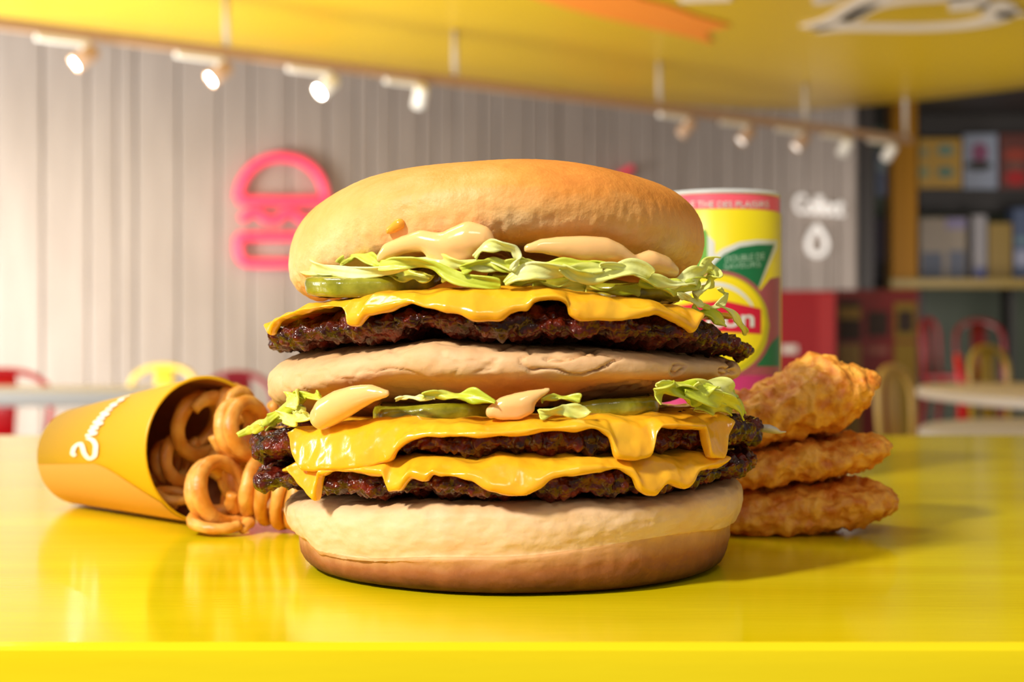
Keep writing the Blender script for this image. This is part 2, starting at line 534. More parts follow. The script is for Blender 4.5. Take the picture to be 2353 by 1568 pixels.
# dark jamb at the wall's end and dark bulkhead over the shop
j = px(1992, 500, 13.9)
tag(MB().box((j[0], j[1] + .1, 1.72), (.14, .2, 3.44), 0, .01).build('trim_3', mat('dark_jamb', srgb(52, 44, 38), .6), smooth=False), kind='structure')
dbm = MB()
for (y0, y1) in ((232, 312), (434, 486)):
    a = px(2112, y1, 15.6); b = px(2700, y0, 15.6)
    dbm.box(((a[0] + b[0]) / 2, a[1] + .1, (a[2] + b[2]) / 2), (b[0] - a[0], .2, b[2] - a[2]))
tag(dbm.build('trim_4', M['dark'], smooth=False), kind='structure')

# ------------------------------------------------------------------ far shop: posters and display boards
def poster(name, label, x0, y0, x1, y1, d, colr, marks, group=None, cat='poster'):
    a = P2(x0, y1, d); b = P2(x1, y0, d)
    root = thing(name, ((a[0] + b[0]) / 2, a[1] + .03, a[2]), label, cat, group)
    board('backing_board', x0, y0, x1, y1, d, .04, mat(name + '_board', srgb(*colr), .5), root)
    for (nm, u, v, ru, rv, cc) in marks:
        cx_, cy_ = x0 + (x1 - x0) * u, y0 + (y1 - y0) * v
        c = P2(cx_, cy_, d - .002)
        r1 = ru * abs(b[0] - a[0]); r2 = rv * abs(b[2] - a[2])
        m = MB(); n = 24
        V = [(c[0] + r1 * math.cos(2 * math.pi * q / n), c[1] + .001 * k, c[2] + r2 * math.sin(2 * math.pi * q / n)) for k in (0, 1) for q in range(n)]
        m.add(V, [list(range(n))] + [[q, q + n, (q + 1) % n + n, (q + 1) % n] for q in range(n)])
        m.build(nm, mat(name + nm, srgb(*cc), .5), root, smooth=False)
    return root


poster('wall_poster', 'yellow poster with teal round spots right of the ochre column', 2112, 318, 2210, 432, 15.5, (178, 136, 48),
       [('spot', .62, .24, .2, .12, (104, 128, 108)), ('spot', .12, .28, .1, .1, (130, 130, 92)), ('spot', .62, .68, .2, .12, (92, 118, 96)), ('spot', .12, .68, .13, .11, (128, 134, 92))])
poster('wall_poster', 'pale blue poster with a magenta figure beside the yellow spotted poster', 2214, 308, 2292, 434, 15.5, (140, 144, 156),
       [('figure', .48, .34, .24, .18, (128, 66, 92)), ('dark_band', .45, .58, .4, .1, (52, 48, 42))])  # magenta figure above a dark band of print
poster('wall_poster', 'dark red poster with bright red patches at the right frame edge', 2298, 308, 2420, 434, 15.5, (98, 50, 40),
       [('patch', .3, .38, .22, .12, (150, 56, 36)), ('patch', .3, .8, .2, .14, (162, 24, 22)), ('patch', .3, .58, .16, .08, (110, 74, 60))])
# display boards standing on the transom's ledge
sh = thing('display_shelf', px(2250, 648, 15.0), 'long dark display ledge behind the ochre transom', 'shelf')
a = px(1996, 660, 14.9); b = px(2700, 645, 14.9)
MB().box(((a[0] + b[0]) / 2, a[1] + .22, (a[2] + b[2]) / 2), (b[0] - a[0], .5, b[2] - a[2])).build('shelf_board', M['dark'], sh, smooth=False)
for q in (2120, 2330, 2660):
    p_ = px(q, 660, 15.1)
    MB().box((p_[0], p_[1] + .2, p_[2] / 2 - .0), (.06, .3, p_[2])).build('shelf_leg', M['dark'], sh, smooth=False)
DB_ = [('display_box', 'beige display box with blue figures right of the ochre column', 2114, 500, 2222, 645, (128, 112, 92)),
       ('display_box', 'narrow white display box beside the beige one', 2236, 494, 2268, 645, (138, 130, 128)),
       ('display_box', 'ochre display box between white and blue boxes', 2272, 512, 2326, 645, (132, 104, 36)),
       ('display_box', 'blue and white display box at the right frame edge', 2330, 478, 2420, 645, (66, 76, 100)),
       ('display_box', 'slim lavender display box left of the ochre column', 2012, 500, 2046, 645, (106, 98, 112))]
for i, (nm, lb, x0, y0, x1, y1, cc) in enumerate(DB_):
    d = 15.0
    a = P2(x0, y1, d); b = P2(x1, y0, d)
    root = thing(nm, ((a[0] + b[0]) / 2, a[1] + .1, a[2]), lb, 'box', 'display boxes on the dark ledge')
    board('carton', x0, y0, x1, y1, d, .22, mat('carton%d' % i, srgb(*cc), .5), root, .01)
    if i == 0:
        board('printed_panel', x0 + 4, 580, x0 + 52, 640, d - .003, .006, mat('navy', srgb(54, 58, 74), .5), root)
        board('printed_panel', x0 + 66, 576, x1 - 4, 640, d - .003, .006, mat('slate', srgb(70, 72, 84), .5), root)
        board('printed_panel', x0 + 60, 502, x1 - 3, 526, d - .003, .006, mat('lavender', srgb(112, 100, 128), .5), root)
    if i == 1:
        board('printed_panel', x0 + 3, 615, x1 - 3, 640, d - .003, .006, mat('blue2', srgb(66, 70, 118), .5), root)
    if i == 3:
        board('printed_panel', x0 + 3, 575, x1 - 3, 612, d - .003, .006, mat('whitep', srgb(140, 140, 156), .5), root)
        board('printed_panel', x0 + 3, 545, x1 - 3, 560, d - .003, .006, mat('teal', srgb(92, 116, 122), .5), root)
    if i == 4:
        board('printed_panel', x0 + 2, 600, x1 - 2, 640, d - .003, .006, mat('greyp', srgb(76, 74, 72), .5), root)
poster('wall_poster', 'slim blue poster glimpsed left of the ochre column', 2012, 350, 2046, 450, 15.5, (70, 76, 96),
       [('patch', .5, .3, .4, .16, (110, 120, 120))])

# red counter and red cabinet
a = px(1792, 668, 11.2); b = px(1921, 668, 11.2)
rc = thing('red_counter', ((a[0] + b[0]) / 2, a[1] + .2, 0), 'plain bright red counter end behind the drink cup', 'counter')
MB().box(((a[0] + b[0]) / 2 - .15, a[1] + .3, a[2] / 2), (b[0] - a[0] + .3, .6, a[2]), 0, .01).build('counter_body', M['redpanel'], rc, smooth=False)
board('white_label', 1796, 794, 1832, 812, 11.19, .006, M['pale'], rc)
board('corner_panel', 1880, 676, 1919, 1060, 11.19, .006, mat('light_red', srgb(178, 44, 46), .4), rc)
a = px(1924, 666, 11.6); b = px(2112, 666, 11.6)
rk = thing('red_cabinet', ((a[0] + b[0]) / 2, a[1] + .2, 0), 'dark red cabinet with yellow and square openings beside the red counter', 'cabinet')
MB().box(((a[0] + b[0]) / 2, a[1] + .25, a[2] / 2), (b[0] - a[0], .5, a[2]), 0, .01).build('cabinet_body', mat('dark_red', srgb(112, 20, 16), .45), rk, smooth=False)
dk = mat('painted_shade', srgb(44, 24, 10), .6); yl = mat('cab_yellow', srgb(128, 98, 12), .5); ol = mat('cab_olive', srgb(132, 104, 44), .5)  # first colour paints the shade inside the openings onto flat boards
for nm, x0, y0, x1, y1, mm in (('opening_shade', 1928, 690, 1978, 782, dk), ('panel', 1928, 706, 1978, 734, yl), ('opening_shade', 1994, 716, 2040, 772, dk),
                               ('panel', 2056, 696, 2106, 782, yl), ('opening_shade', 2064, 714, 2096, 764, dk), ('panel', 1928, 792, 1978, 1010, ol), ('panel', 2056, 788, 2106, 1010, yl),
                               ('label_strip', 1992, 798, 2040, 814, mat('cab_label', srgb(140, 80, 66), .5))):
    dd = 11.59 - (.02 if (nm == 'opening_shade' and x0 == 2064) or (nm == 'panel' and y0 == 706) else 0)
    board(nm, x0, y0, x1, y1, dd, .012, mm, rk)

# ------------------------------------------------------------------ signs on the slatted wall
def wall_tube(mb, pts, wpx, close=False, nsub=14, off=.06):
    P = []
    for (x, y) in pts:
        p, t = on_wall(x, y, off); P.append((p, t))
    C = np.array([p for p, t in P]); tm = np.mean([t for p, t in P])
    if len(C) > 2:
        s = np.linspace(0, 1, len(C)); q = np.linspace(0, 1, max(len(C) * 3, nsub))
        C = np.stack([pchip(s, C[:, k_], q) for k_ in range(3)], 1)
    r = wpx / 2 * tm / F
    mb.tube(C, r, 12, up=WN, squash=1.0)


c_, _ = on_wall(645, 615, .0)
sg = thing('burger_sign', c_, 'glowing pink burger outline sign on the slatted wall', 'sign')
arc = [(548, 456), (552, 430), (566, 402), (590, 378), (618, 365), (648, 361), (680, 366), (708, 380), (730, 402), (743, 430), (748, 456)]
m = MB(); wall_tube(m, arc, 23); wall_tube(m, [(548, 460), (600, 461), (650, 462), (700, 462), (748, 462)], 22); m.build('bun_outline', M['neonpink'], sg)
m = MB()
wall_tube(m, [(556, 505), (575, 490), (590, 488), (612, 504), (636, 506), (655, 490), (672, 490), (692, 504), (715, 506), (742, 490)], 22)
m.build('wavy_filling', M['neonpink'], sg)
m = MB()
wall_tube(m, [(548, 544), (600, 544), (650, 544), (700, 544), (748, 544)], 22)
wall_tube(m, [(548, 544), (548, 570), (552, 590), (566, 603), (590, 605), (650, 605), (710, 605), (738, 600), (747, 585), (748, 544)], 22)
m.build('base_outline', M['neonpink'], sg)
c_, _ = on_wall(1400, 600, .0)
sg2 = thing('drink_sign', c_, 'pink sign with only its slanted tip showing over the bun', 'sign')
m = MB(); wall_tube(m, [(1452, 386), (1432, 398), (1408, 420), (1392, 470)], 16); m.build('straw_outline', mat('pink_sign_dim', srgb(232, 56, 78), .5, emit=srgb(255, 62, 92), estr=.25), sg2)
m = MB(); wall_tube(m, [(1300, 470), (1490, 470), (1465, 605), (1325, 605), (1300, 470)], 16); m.build('cup_outline', M['neonpink'], sg2)


def text_mesh(txt, size, extr=0.0, bold=0.0):
    cu = bpy.data.curves.new('t', 'FONT'); cu.body = txt; cu.size = size; cu.align_x = 'CENTER'; cu.align_y = 'CENTER'
    cu.extrude = extr; cu.offset = bold; cu.resolution_u = 6
    o = bpy.data.objects.new('t', cu); COL.objects.link(o)
    dg = bpy.context.evaluated_depsgraph_get(); dg.update()
    me = bpy.data.meshes.new_from_object(o.evaluated_get(dg))
    V = np.array([v.co[:] for v in me.vertices]); Fc = [list(p.vertices) for p in me.polygons]
    bpy.data.objects.remove(o); bpy.data.curves.remove(cu); bpy.data.meshes.remove(me)
    return V, Fc


c_, t_ = on_wall(1880, 475, .03)
cg = thing('collect_sign', c_, 'small white wall sign reading Collect with a pouch symbol below', 'sign')
V, Fc = text_mesh('Collect', 62 * t_ / F, .012, .006 * .5)
k_ = (112 * t_ / F) / (V[:, 0].max() - V[:, 0].min()) / abs(WU[0] - WU[1] * (1880 - CX) / F)
Vw = np.array([c_ + WU * v[0] * k_ + np.array([0, 0, 1]) * v[1] + WN * (v[2] + .012) for v in V])
mesh_obj('lettering', Vw, Fc, M['neonwhite'], cg, smooth=False)
m = MB(); wall_tube(m, [(1877, 520), (1862, 542), (1856, 562), (1862, 580), (1877, 586), (1892, 580), (1898, 562), (1892, 542), (1877, 520)], 14, off=.03)
m.build('pouch_symbol', M['neonwhite'], cg)

# ------------------------------------------------------------------ track rail, hangers and spotlights
HR = EZ + 1.5
ra = plane_at(-330, 12, HR); rb = plane_at(2092, 322, HR)
rdir = (rb - ra) / np.linalg.norm(rb - ra)
rang = math.atan2(rdir[1], rdir[0])
rail = thing('track_rail', ra, 'long brown light rail hung below the yellow ceiling', 'light rail')
MB().box((ra + rb) / 2, (np.linalg.norm(rb - ra), .045, .055), rang, .006).build('rail_profile', M['rail'], rail, smooth=False)


def rail_at(x):
    # point of the rail seen at picture column x
    u = (x - CX) / F
    # (ra + s*rdir): X = u*(Y-CAMY)
    s = (u * (ra[1] - CAMY) - ra[0]) / (rdir[0] - u * rdir[1])
    return ra + rdir * s


for x in (520, 1045, 1515, 1850, 2080):
    p = rail_at(x)
    top = HC - .001 if x < 2000 else HC + .6
    MB().tube([p + [0, 0, .02], (p[0], p[1], top)], .018, 12).build('hanger_rod', M['steel'], rail)
spots = [(190, 'nearest the left frame edge', (-1.0, -.2)), (500, 'below the leftmost hanger rod', (-1.0, -.2)), (748, 'second left of the middle hanger rod', (-1, 0)), (965, 'round, just left of the middle hanger rod', (.2, 1)),
         (1575, 'first right of the bun top', (-.6, .6)), (1712, 'just left of the fourth hanger rod', (-.8, .3)), (1838, 'under the fourth hanger rod', (-.8, .3)), (1940, 'round, right of the fourth hanger rod', (.2, 1)), (2042, 'at the far end beside the ochre column', (0, 1))]
for i, (x, lb, (ax, ay)) in enumerate(spots):
    p = rail_at(x)
    t = thing('track_spotlight', p - [0, 0, .03], 'small white track spotlight ' + lb, 'spotlight', 'spotlights on the rail')
    MB().box(p - rdir * .10 + [0, 0, -.0425], (.26, .04, .03), rang, .008).build('adapter', M['lampwhite'], t, smooth=False)
    MB().tube([p + [0, 0, -.03], p + [0, 0, -.10]], .012, 8).build('bracket', M['lampwhite'], t)
    dv = WU * ax * .8 + WN * (-.55) * abs(ay) + np.array([0, 0, -.62]); dv /= np.linalg.norm(dv)
    c = p + np.array([0, 0, -.12])
    MB().lathe(c - dv * .08, [(.001, 0), (.03, 0), (.04, .02), (.042, .13), (.038, .132), (.036, .12)], 24, dv).build('lamp_head', M['lampwhite'] if i in (2, 3, 7, 8) else M['rail'], t)
    ln = MB().lathe(c - dv * .08, [(.036, .118), (.025, .123), (.001, .125)], 24, dv).build('lens', M['lens'] if i < 4 else M['lensdim'], t)
    if i in (0, 2, 3):
        sl = bpy.data.lights.new('spot_beam', 'SPOT'); sl.energy = 28; sl.spot_size = 1.5; sl.spot_blend = .8; sl.color = (1, .93, .82); sl.shadow_soft_size = .05
        so = bpy.data.objects.new('spot_beam', sl); COL.objects.link(so); so.location = c + dv * .1
        so.rotation_euler = Vector(-WN * .8 + np.array([0, 0, -.55])).to_track_quat('-Z', 'Y').to_euler()

# ------------------------------------------------------------------ yellow counter table
ct = thing('counter_table', (0, 0.20, 0), 'glossy yellow counter table holding the burger and sides', 'table')
y0 = CAMY + F * EH / 691.0 - .003; y1 = CAMY + F * EH / 216.0
o = MB().box((0, (y0 + y1) / 2, TZ - .02), (1.5, y1 - y0, .04), 0, .004).build('tabletop', M['counter'], ct)
auto_smooth(o, 30)
for sx in (-.66, .66):
    for sy in (y0 + .08, y1 - .08):
        MB().box((sx, sy, (TZ - .04) / 2), (.05, .05, TZ - .04), 0, .005).build('leg', M['yellowmetal'], ct, smooth=False)

# ------------------------------------------------------------------ metal cafe chairs and pale tables
def chair(label, x, ytop, d, rz, mt, width=.36, seat=.45, group=None, name='metal_chair', back=None):
    p = px(x, ytop, d); H = p[2] if back is None else back
    root = thing(name, (p[0], p[1], 0), label, 'chair', group)
    c, s = math.cos(rz), math.sin(rz)
    def L(a, b, z): return np.array([p[0] + a * c - b * s, p[1] + a * s + b * c, z])
    w = width / 2
    MB().box(L(0, -.17, seat), (width, .36, .03), rz, .012).build('seat', mt, root)
    for sx in (-1, 1):
        for (ya, yb) in ((-.30, -.36), (-.03, .04)):
            MB().tube([L(sx * w * .82, ya, seat - .01), L(sx * w * 1.05, yb, 0.001)], [.022, .016], 10).build('leg', mt, root)
    arcp = []
    for q in range(0, 25):
        t = math.pi * q / 24
        zz = H - .012 - (1 - math.sin(t) ** .6) * .16
        arcp.append(L(-w * math.cos(t), .0 + .02 * math.sin(t), zz))
    pts = [L(-w * .92, -.01, seat)] + arcp + [L(w * .92, -.01, seat)]
    MB().tube(pts, .014, 10).build('back_hoop', mt, root)
    MB().tube([L(0, -.005, seat), L(0, .01, (seat + H) / 2), L(0, .02, H - .012)], [.045, .05, .05], 12, up=(-s, c, 0), squash=.12).build('back_splat', mt, root)
    return root


chair('red metal chair behind the white table at the left frame edge', 8, 846, 5.9, .1, M['red'], .38)
chair('yellow metal chair far behind the fries cup', 375, 836, 7.0, -.1, M['yellowmetal'], .34)
chair('red metal chair half hidden between fries cup and burger', 545, 852, 5.9, .15, mat('maroon_metal', srgb(170, 40, 60), .4), .30)
chair('slim red high chair right of the red cabinet', 2138, 728, 9.5, .9, M['redshaded'], .30, .68)
chair('red high chair with wide hoop near the right frame edge', 2252, 732, 8.4, .25, M['redshaded'], .32, .66)
chair('yellow metal chair just right of the chicken tenders', 2060, 838, 5.4, .8, mat('light_mustard', srgb(226, 188, 100), .4), .26)
chair('low bright red chair behind the oval pale table', 2212, 812, 6.4, 1.2, mat('bright_red', srgb(224, 20, 26), .35), .22)
chair('yellow metal chair in front of the wide red high chair', 2275, 792, 7.0, .5, M['yellowmetal'], .26)

wt = thing('white_table', (px(100, 900, 5.0)[0], CAMY + 5.0, 0), 'white cafe table at the left behind the fries cup', 'table')
a = px(-420, 900, 4.68); b = px(470, 900, 4.68)
auto_smooth(MB().box(((a[0] + b[0]) / 2, a[1] + .30, .725), (b[0] - a[0], .60, .05), 0, .01).build('tabletop', M['white'], wt), 30)
for sx in (a[0] + .25, b[0] - .25):
    MB().tube([(sx, a[1] + .3, .702), (sx, a[1] + .3, .02)], .03, 14).build('pedestal', M['white'], wt)
    MB().lathe((sx, a[1] + .3, 0), [(.001, .001), (.2, .001), (.2, .015), (.03, .03)], 28).build('foot_plate', M['white'], wt)


def oval_table(label, c, rx, ry, z, mt, name='oval_table'):
    t = thing(name, (c[0], c[1], 0), label, 'table')
    n = 64; V = []; Fc = []
    for (k_, zz) in ((.0, z), (.985, z), (1, z - .006), (1, z - .03), (.98, z - .036), (0, z - .036)):
        for q in range(n):
            a_ = 2 * math.pi * q / n
            cx_, sx_ = math.cos(a_), math.sin(a_)
            V.append((c[0] + rx * k_ * math.copysign(abs(cx_) ** .75, cx_), c[1] + ry * k_ * math.copysign(abs(sx_) ** .75, sx_), zz))
    for l in range(5):
        for q in range(n):
            Fc.append([l * n + q, (l + 1) * n + q, (l + 1) * n + (q + 1) % n, l * n + (q + 1) % n])
    auto_smooth(mesh_obj('tabletop', V, Fc, mt, t), 35)
    MB().tube([(c[0], c[1], z - .036), (c[0], c[1], .03)], .05, 16).build('pedestal', M['ochre'], t)
    MB().lathe((c[0], c[1], 0), [(.001, .001), (.3, .001), (.3, .02), (.05, .035)], 32).build('foot_plate', M['ochre'], t)
    return t


oval_table('pale oval table at the right frame edge', (1.95, CAMY + 4.45, 0), .60, .86, .76, M['pale'])
oval_table('pale grey table low behind the counter at right', (1.52, CAMY + 2.55, 0), .76, .50, .755, mat('pale_grey', srgb(214, 206, 196), .5), 'rounded_table')

# ================================================================== THE BURGER
burger = thing('hamburger', (0, 0, TZ), 'tall triple patty cheeseburger standing in the middle of the yellow counter', 'burger')


def Rf(tab):
    a = np.radians([k for k, v in tab]); v = np.array([v for k, v in tab])
    return lambda th: np.interp(th, a, v)


def hit(x, y, R):
    u = (x - CX) / F; v = (CY - y) / F
    th = 0.0
    for _ in range(6):
        r = float(R(th)) if callable(R) else R
        disc = D0 * D0 - (1 + u * u) * (D0 * D0 - r * r)
        d = (D0 - math.sqrt(max(disc, 0))) / (1 + u * u)
        X, Y = u * d, d - D0
        th = math.atan2(X, -Y)
    return np.array([X, Y, EZ + v * d]), th


def contour(pts, R):
    T, Z = [], []
    for (x, y) in pts:
        p, th = hit(x, y, R); T.append(th); Z.append(p[2])
    T = np.array(T); Z = np.array(Z)
    o = np.argsort(T); T, Z = T[o], Z[o]
    keep = np.concatenate([[True], np.diff(T) > 1e-4]); T, Z = T[keep], Z[keep]
    zb = (Z[0] + Z[-1]) / 2 * .5 + Z.mean() * .5
    T = np.concatenate([[-math.pi], [-2.2], T, [2.2], [math.pi]]); Z = np.concatenate([[zb], [(zb + Z[0]) / 2], Z, [(zb + Z[-1]) / 2], [zb]])
    return lambda q: pchip(T, Z, np.asarray(q))


def revolve(name, prof, nth, nt, mt, parent=burger):
    """prof(theta[nth], k) -> (r, z) arrays for ring k of nt."""
    th = np.linspace(-math.pi, math.pi, nth, endpoint=False)
    V = np.empty((nt, nth, 3)); 
    for k_ in range(nt):
        r, z = prof(th, k_ / (nt - 1))
        V[k_, :, 0] = r * np.sin(th); V[k_, :, 1] = -r * np.cos(th); V[k_, :, 2] = z
    idx = np.arange(nt * nth).reshape(nt, nth)
    a = idx[:-1]; b = np.roll(idx, -1, 1)[:-1]; c = np.roll(idx, -1, 1)[1:]; d = idx[1:]
    Fc = np.stack([a, b, c, d], -1).reshape(-1, 4).tolist()
    Fc.append(idx[0][::-1].tolist()); Fc.append(idx[-1].tolist())
    return mesh_obj(name, V.reshape(-1, 3), Fc, mt, parent)


def polyprof(pts_r, pts_z, t, smooth=True):
    """piecewise profile evaluated at t by chord parameter; pts are lists of arrays over theta."""
    n = len(pts_r); f = t * (n - 1); i = min(int(f), n - 2); u = f - i
    if not smooth:
        return pts_r[i] * (1 - u) + pts_r[i + 1] * u, pts_z[i] * (1 - u) + pts_z[i + 1] * u
    def cr(P):
        p0, p1, p2, p3 = P[max(i - 1, 0)], P[i], P[i + 1], P[min(i + 2, n - 1)]
        return .5 * (2 * p1 + (p2 - p0) * u + (2 * p0 - 5 * p1 + 4 * p2 - p3) * u * u + (3 * p1 - p0 - 3 * p2 + p3) * u ** 3)
    return cr(pts_r), cr(pts_z)


# ---- bottom bun
Rb = Rf([(-180, .055), (-90, .0540), (-45, .0555), (0, .0565), (45, .0560), (90, .0556), (180, .055)])
Ru = Rf([(-180, .058), (-90, .0580), (-60, .0576), (-45, .0570), (0, .0576), (45, .0580), (90, .0588), (180, .058)])
crease = contour([(690, 1240), (722, 1268), (800, 1281), (1000, 1281), (1200, 1279), (1350, 1262), (1450, 1247), (1550, 1232), (1676, 1214)], Ru)
btop = contour([(650, 1140), (700, 1148), (800, 1160), (1000, 1160), (1300, 1158), (1500, 1150), (1640, 1130), (1708, 1100)], Ru)


def prof_bottom(th, t):
    rb, ru, zc, zt = Rb(th), Ru(th), crease(th), btop(th)
    z0 = TZ + 0 * th
    mid = TZ + .0205
    R = [0 * th + .0005, rb - .020, rb - .0075, rb - .0028, rb - .0008, rb, rb + .0003, ru - .0012, ru - .0001, ru + .0003, ru - .0006, ru - .0045, ru - .015, 0 * th + .0005]
    Z = [z0, z0, z0 + .0001, z0 + .0011, z0 + .0034, z0 + .0070, zc - .0008, zc + .0003, zc + (zt - zc) * .3, zc + (zt - zc) * .6, zc + (zt - zc) * .85, zt, zt * .5 + mid * .5, mid + 0 * th]
    return polyprof(R, Z, t)


bb = revolve('bottom_bun', prof_bottom, 420, 130, M['bunSide'])
displace(bb, lambda P: .0006 * fbm(P, 55, 3, 1) * np.clip(P[:, 2] / .004, 0, 1) + .00025 * fbm(P, 400, 3, 5) * np.clip(P[:, 2] / .004, 0, 1))
co = np.array([v.co[:] for v in bb.data.vertices]); th_ = np.arctan2(co[:, 0], -co[:, 1])
zc_ = crease(th_) - TZ; zt_ = btop(th_) - TZ
h = co[:, 2]
low = np.clip((zc_ - h) / np.maximum(zc_, 1e-4), 0, 1)
sh_ = np.where(h < zc_, .44 + .66 * low, .10 + .16 * np.clip((h - zt_ + .004) / .004, 0, 1) + .16 * np.clip(fbm(co, 90, 3, 9), 0, 1))
sh_ += .05 * perlin(np.stack([th_ * .3, th_ * 0, h * 0], 1), 40, 3)
set_attr(bb, 'shade', sh_)


# ---- patties
def patty(name, top, bot, R, seed, label=None, nth=1350, nt=84, lump=.0017):
    zt, zb = contour(top, R), contour(bot, R)
    zm = .5 * (zt(np.zeros(1))[0] + zb(np.zeros(1))[0])

    def prof(th, t):
        r, a, b = R(th), zt(th), zb(th)
        ph = (t - .5) * math.pi
        c = abs(math.cos(ph)) ** (2 / 3.4); s = math.copysign(abs(math.sin(ph)) ** (2 / 3.0), math.sin(ph))
        rr = np.maximum(r * c, .0005)
        k_ = (rr / r) ** 2
        mid = zm + ((a + b) / 2 - zm) * k_; hh = np.maximum((a - b) / 2, .0012)
        return rr, mid + hh * s
    o = revolve(name, prof, nth, nt, M['meat'])

    def dsp(P):
        f1, f2 = worley(P, 170, seed); g1, g2 = worley(P, 420, seed + 3)
        h1, h2 = worley(P, 900, seed + 7)
        return lump * (.75 - 1.5 * f1) + .0019 * (.5 - g1) + .0008 * (.5 - h1) + .0015 * fbm(P, 60, 3, seed)
    displace(o, dsp)
    if label: o['label'] = label
    return o


RA = Rf([(-180, .060), (-90, .0655), (-72, .0650), (-60, .0606), (-45, .0592), (0, .0592), (45, .0592), (64, .0600), (78, .0622), (90, .0622), (180, .060)])
RB = Rf([(-180, .060), (-90, .0655), (-70, .0648), (-58, .0600), (-45, .0586), (0, .0586), (45, .0586), (62, .0596), (78, .0630), (90, .0632), (180, .060)])
RC = Rf([(-180, .060), (-90, .0622), (-45, .0600), (0, .0592), (45, .0594), (70, .0606), (90, .0618), (180, .060)])
pA = patty('beef_patty', [(582, 1066), (640, 1062), (750, 1066), (1000, 1060), (1300, 1056), (1600, 1046), (1742, 1018)],
           [(582, 1134), (620, 1142), (690, 1136), (760, 1164), (830, 1170), (900, 1156), (1000, 1166), (1100, 1166), (1200, 1154), (1250, 1160), (1350, 1164), (1450, 1154), (1560, 1150), (1640, 1132), (1700, 1120), (1742, 1104)], RA, 2)
pB = patty('beef_patty', [(582, 984), (620, 974), (680, 972), (800, 975), (1000, 978), (1300, 972), (1550, 965), (1640, 944), (1700, 944), (1746, 950)],
           [(582, 1070), (640, 1074), (750, 1070), (1000, 1064), (1300, 1060), (1600, 1052), (1700, 1040), (1746, 1034)], RB, 5)
pC = patty('beef_patty', [(614, 752), (640, 738), (700, 718), (780, 706), (870, 706), (960, 692), (1100, 702), (1250, 688), (1400, 702), (1550, 715), (1640, 730), (1690, 752), (1733, 782)],
           [(612, 820), (640, 818), (700, 806), (800, 794), (900, 780), (960, 766), (1040, 776), (1150, 786), (1300, 790), (1450, 796), (1560, 808), (1640, 820), (1733, 834)], RC, 8)
# fat bit stuck to the patty's right edge
m = MB()
fpts = [px(1738, 986, .364), px(1752, 984, .363), px(1768, 986, .362), px(1782, 990, .362), px(1793, 994, .362), px(1806, 993, .362)]
m.tube(fpts, [.0012, .0017, .0018, .0014, .0006, .0003], 14, squash=.6)
fb = m.build('fat_bit', M['fat'], pB); fb['label'] = 'grey white fat bit at the right edge'


# ---- melted cheese slices
def cheese(name, top, drip, R, seed, gap=.0016, th0=None, thick=.0016):
    zt, zd = contour(top, R), contour(drip, R)
    zmean = zt(np.zeros(1))[0]

    def prof(th, t):
        r = R(th) + gap
        a = zt(th); b = np.minimum(zd(th), a - .0012)
        P3 = np.stack([np.sin(th), -np.cos(th), 0 * th], 1)
        wob = .0007 * perlin(P3, 4, seed) + .0004 * perlin(P3, 11, seed + 1)
        a = a + wob
        ln = a - b
        hid = np.clip((ln - .0008) / .0014, 0, 1); r = r - .0140 * (1 - hid)
        R_ = [0 * th + .012, r - .018, r - .009, r - .0046, r - .0022, r - .0004 + wob * .6, r + .0006 + wob, r + .0003, r - thick * .6, r - thick, r - thick * 1.3, r - thick * 2.6, r - .009, r - .018, 0 * th + .012]
        Z_ = [zmean + 0 * th, a * .6 + zmean * .4, a + .0002, a - .0004, a - np.minimum(.0016, ln * .2), a - ln * .5, b + np.minimum(.0016, ln * .3), b + .0003, b, b + .0006, a - ln * .5,
              a - np.minimum(.0034, ln * .5), a - thick * .9, a * .6 + zmean * .4 - thick, zmean - thick + 0 * th]
        return polyprof(R_, Z_, t)
    o = revolve(name, prof, 900, 112, M['cheese'])
    displace(o, lambda P: .0009 * (.45 - worley(P, 170, seed - 1)[0]) + .0005 * fbm(P, 110, 2, seed) + .00012 * perlin(P, 520, seed + 4))
    return o


cA = cheese('cheese_slice', [(582, 1072), (655, 1072), (690, 1062), (800, 1056), (1000, 1052), (1300, 1048), (1600, 1040), (1660, 1036)],
            [(582, 1072), (684, 1072), (702, 1104), (722, 1128), (744, 1148), (757, 1092), (830, 1086), (896, 1092), (906, 1130), (930, 1126), (958, 1098), (990, 1104), (1004, 1090), (1024, 1098), (1080, 1102), (1130, 1126), (1200, 1136), (1236, 1120), (1270, 1096), (1330, 1086), (1400, 1080), (1440, 1096), (1460, 1130), (1490, 1140), (1520, 1112), (1560, 1116), (1590, 1086), (1640, 1066), (1664, 1036), (1700, 1030)], RA, 3, .0026)
cB = cheese('cheese_slice', [(582, 985), (660, 985), (694, 979), (760, 974), (850, 966), (950, 962), (1100, 966), (1250, 962), (1400, 960), (1550, 955), (1640, 948), (1680, 948)],
            [(582, 985), (694, 984), (704, 1020), (712, 1056), (730, 1080), (780, 1080), (860, 1074), (918, 1056), (934, 1032), (958, 1012), (1010, 1003), (1100, 1003), (1190, 998), (1250, 990), (1340, 985), (1382, 1004), (1404, 1050), (1440, 1056), (1474, 1050), (1484, 1004), (1496, 984), (1540, 986), (1588, 986), (1602, 1050), (1630, 1056), (1644, 1000), (1656, 955), (1680, 948), (1740, 948)], RB, 6, .0036)
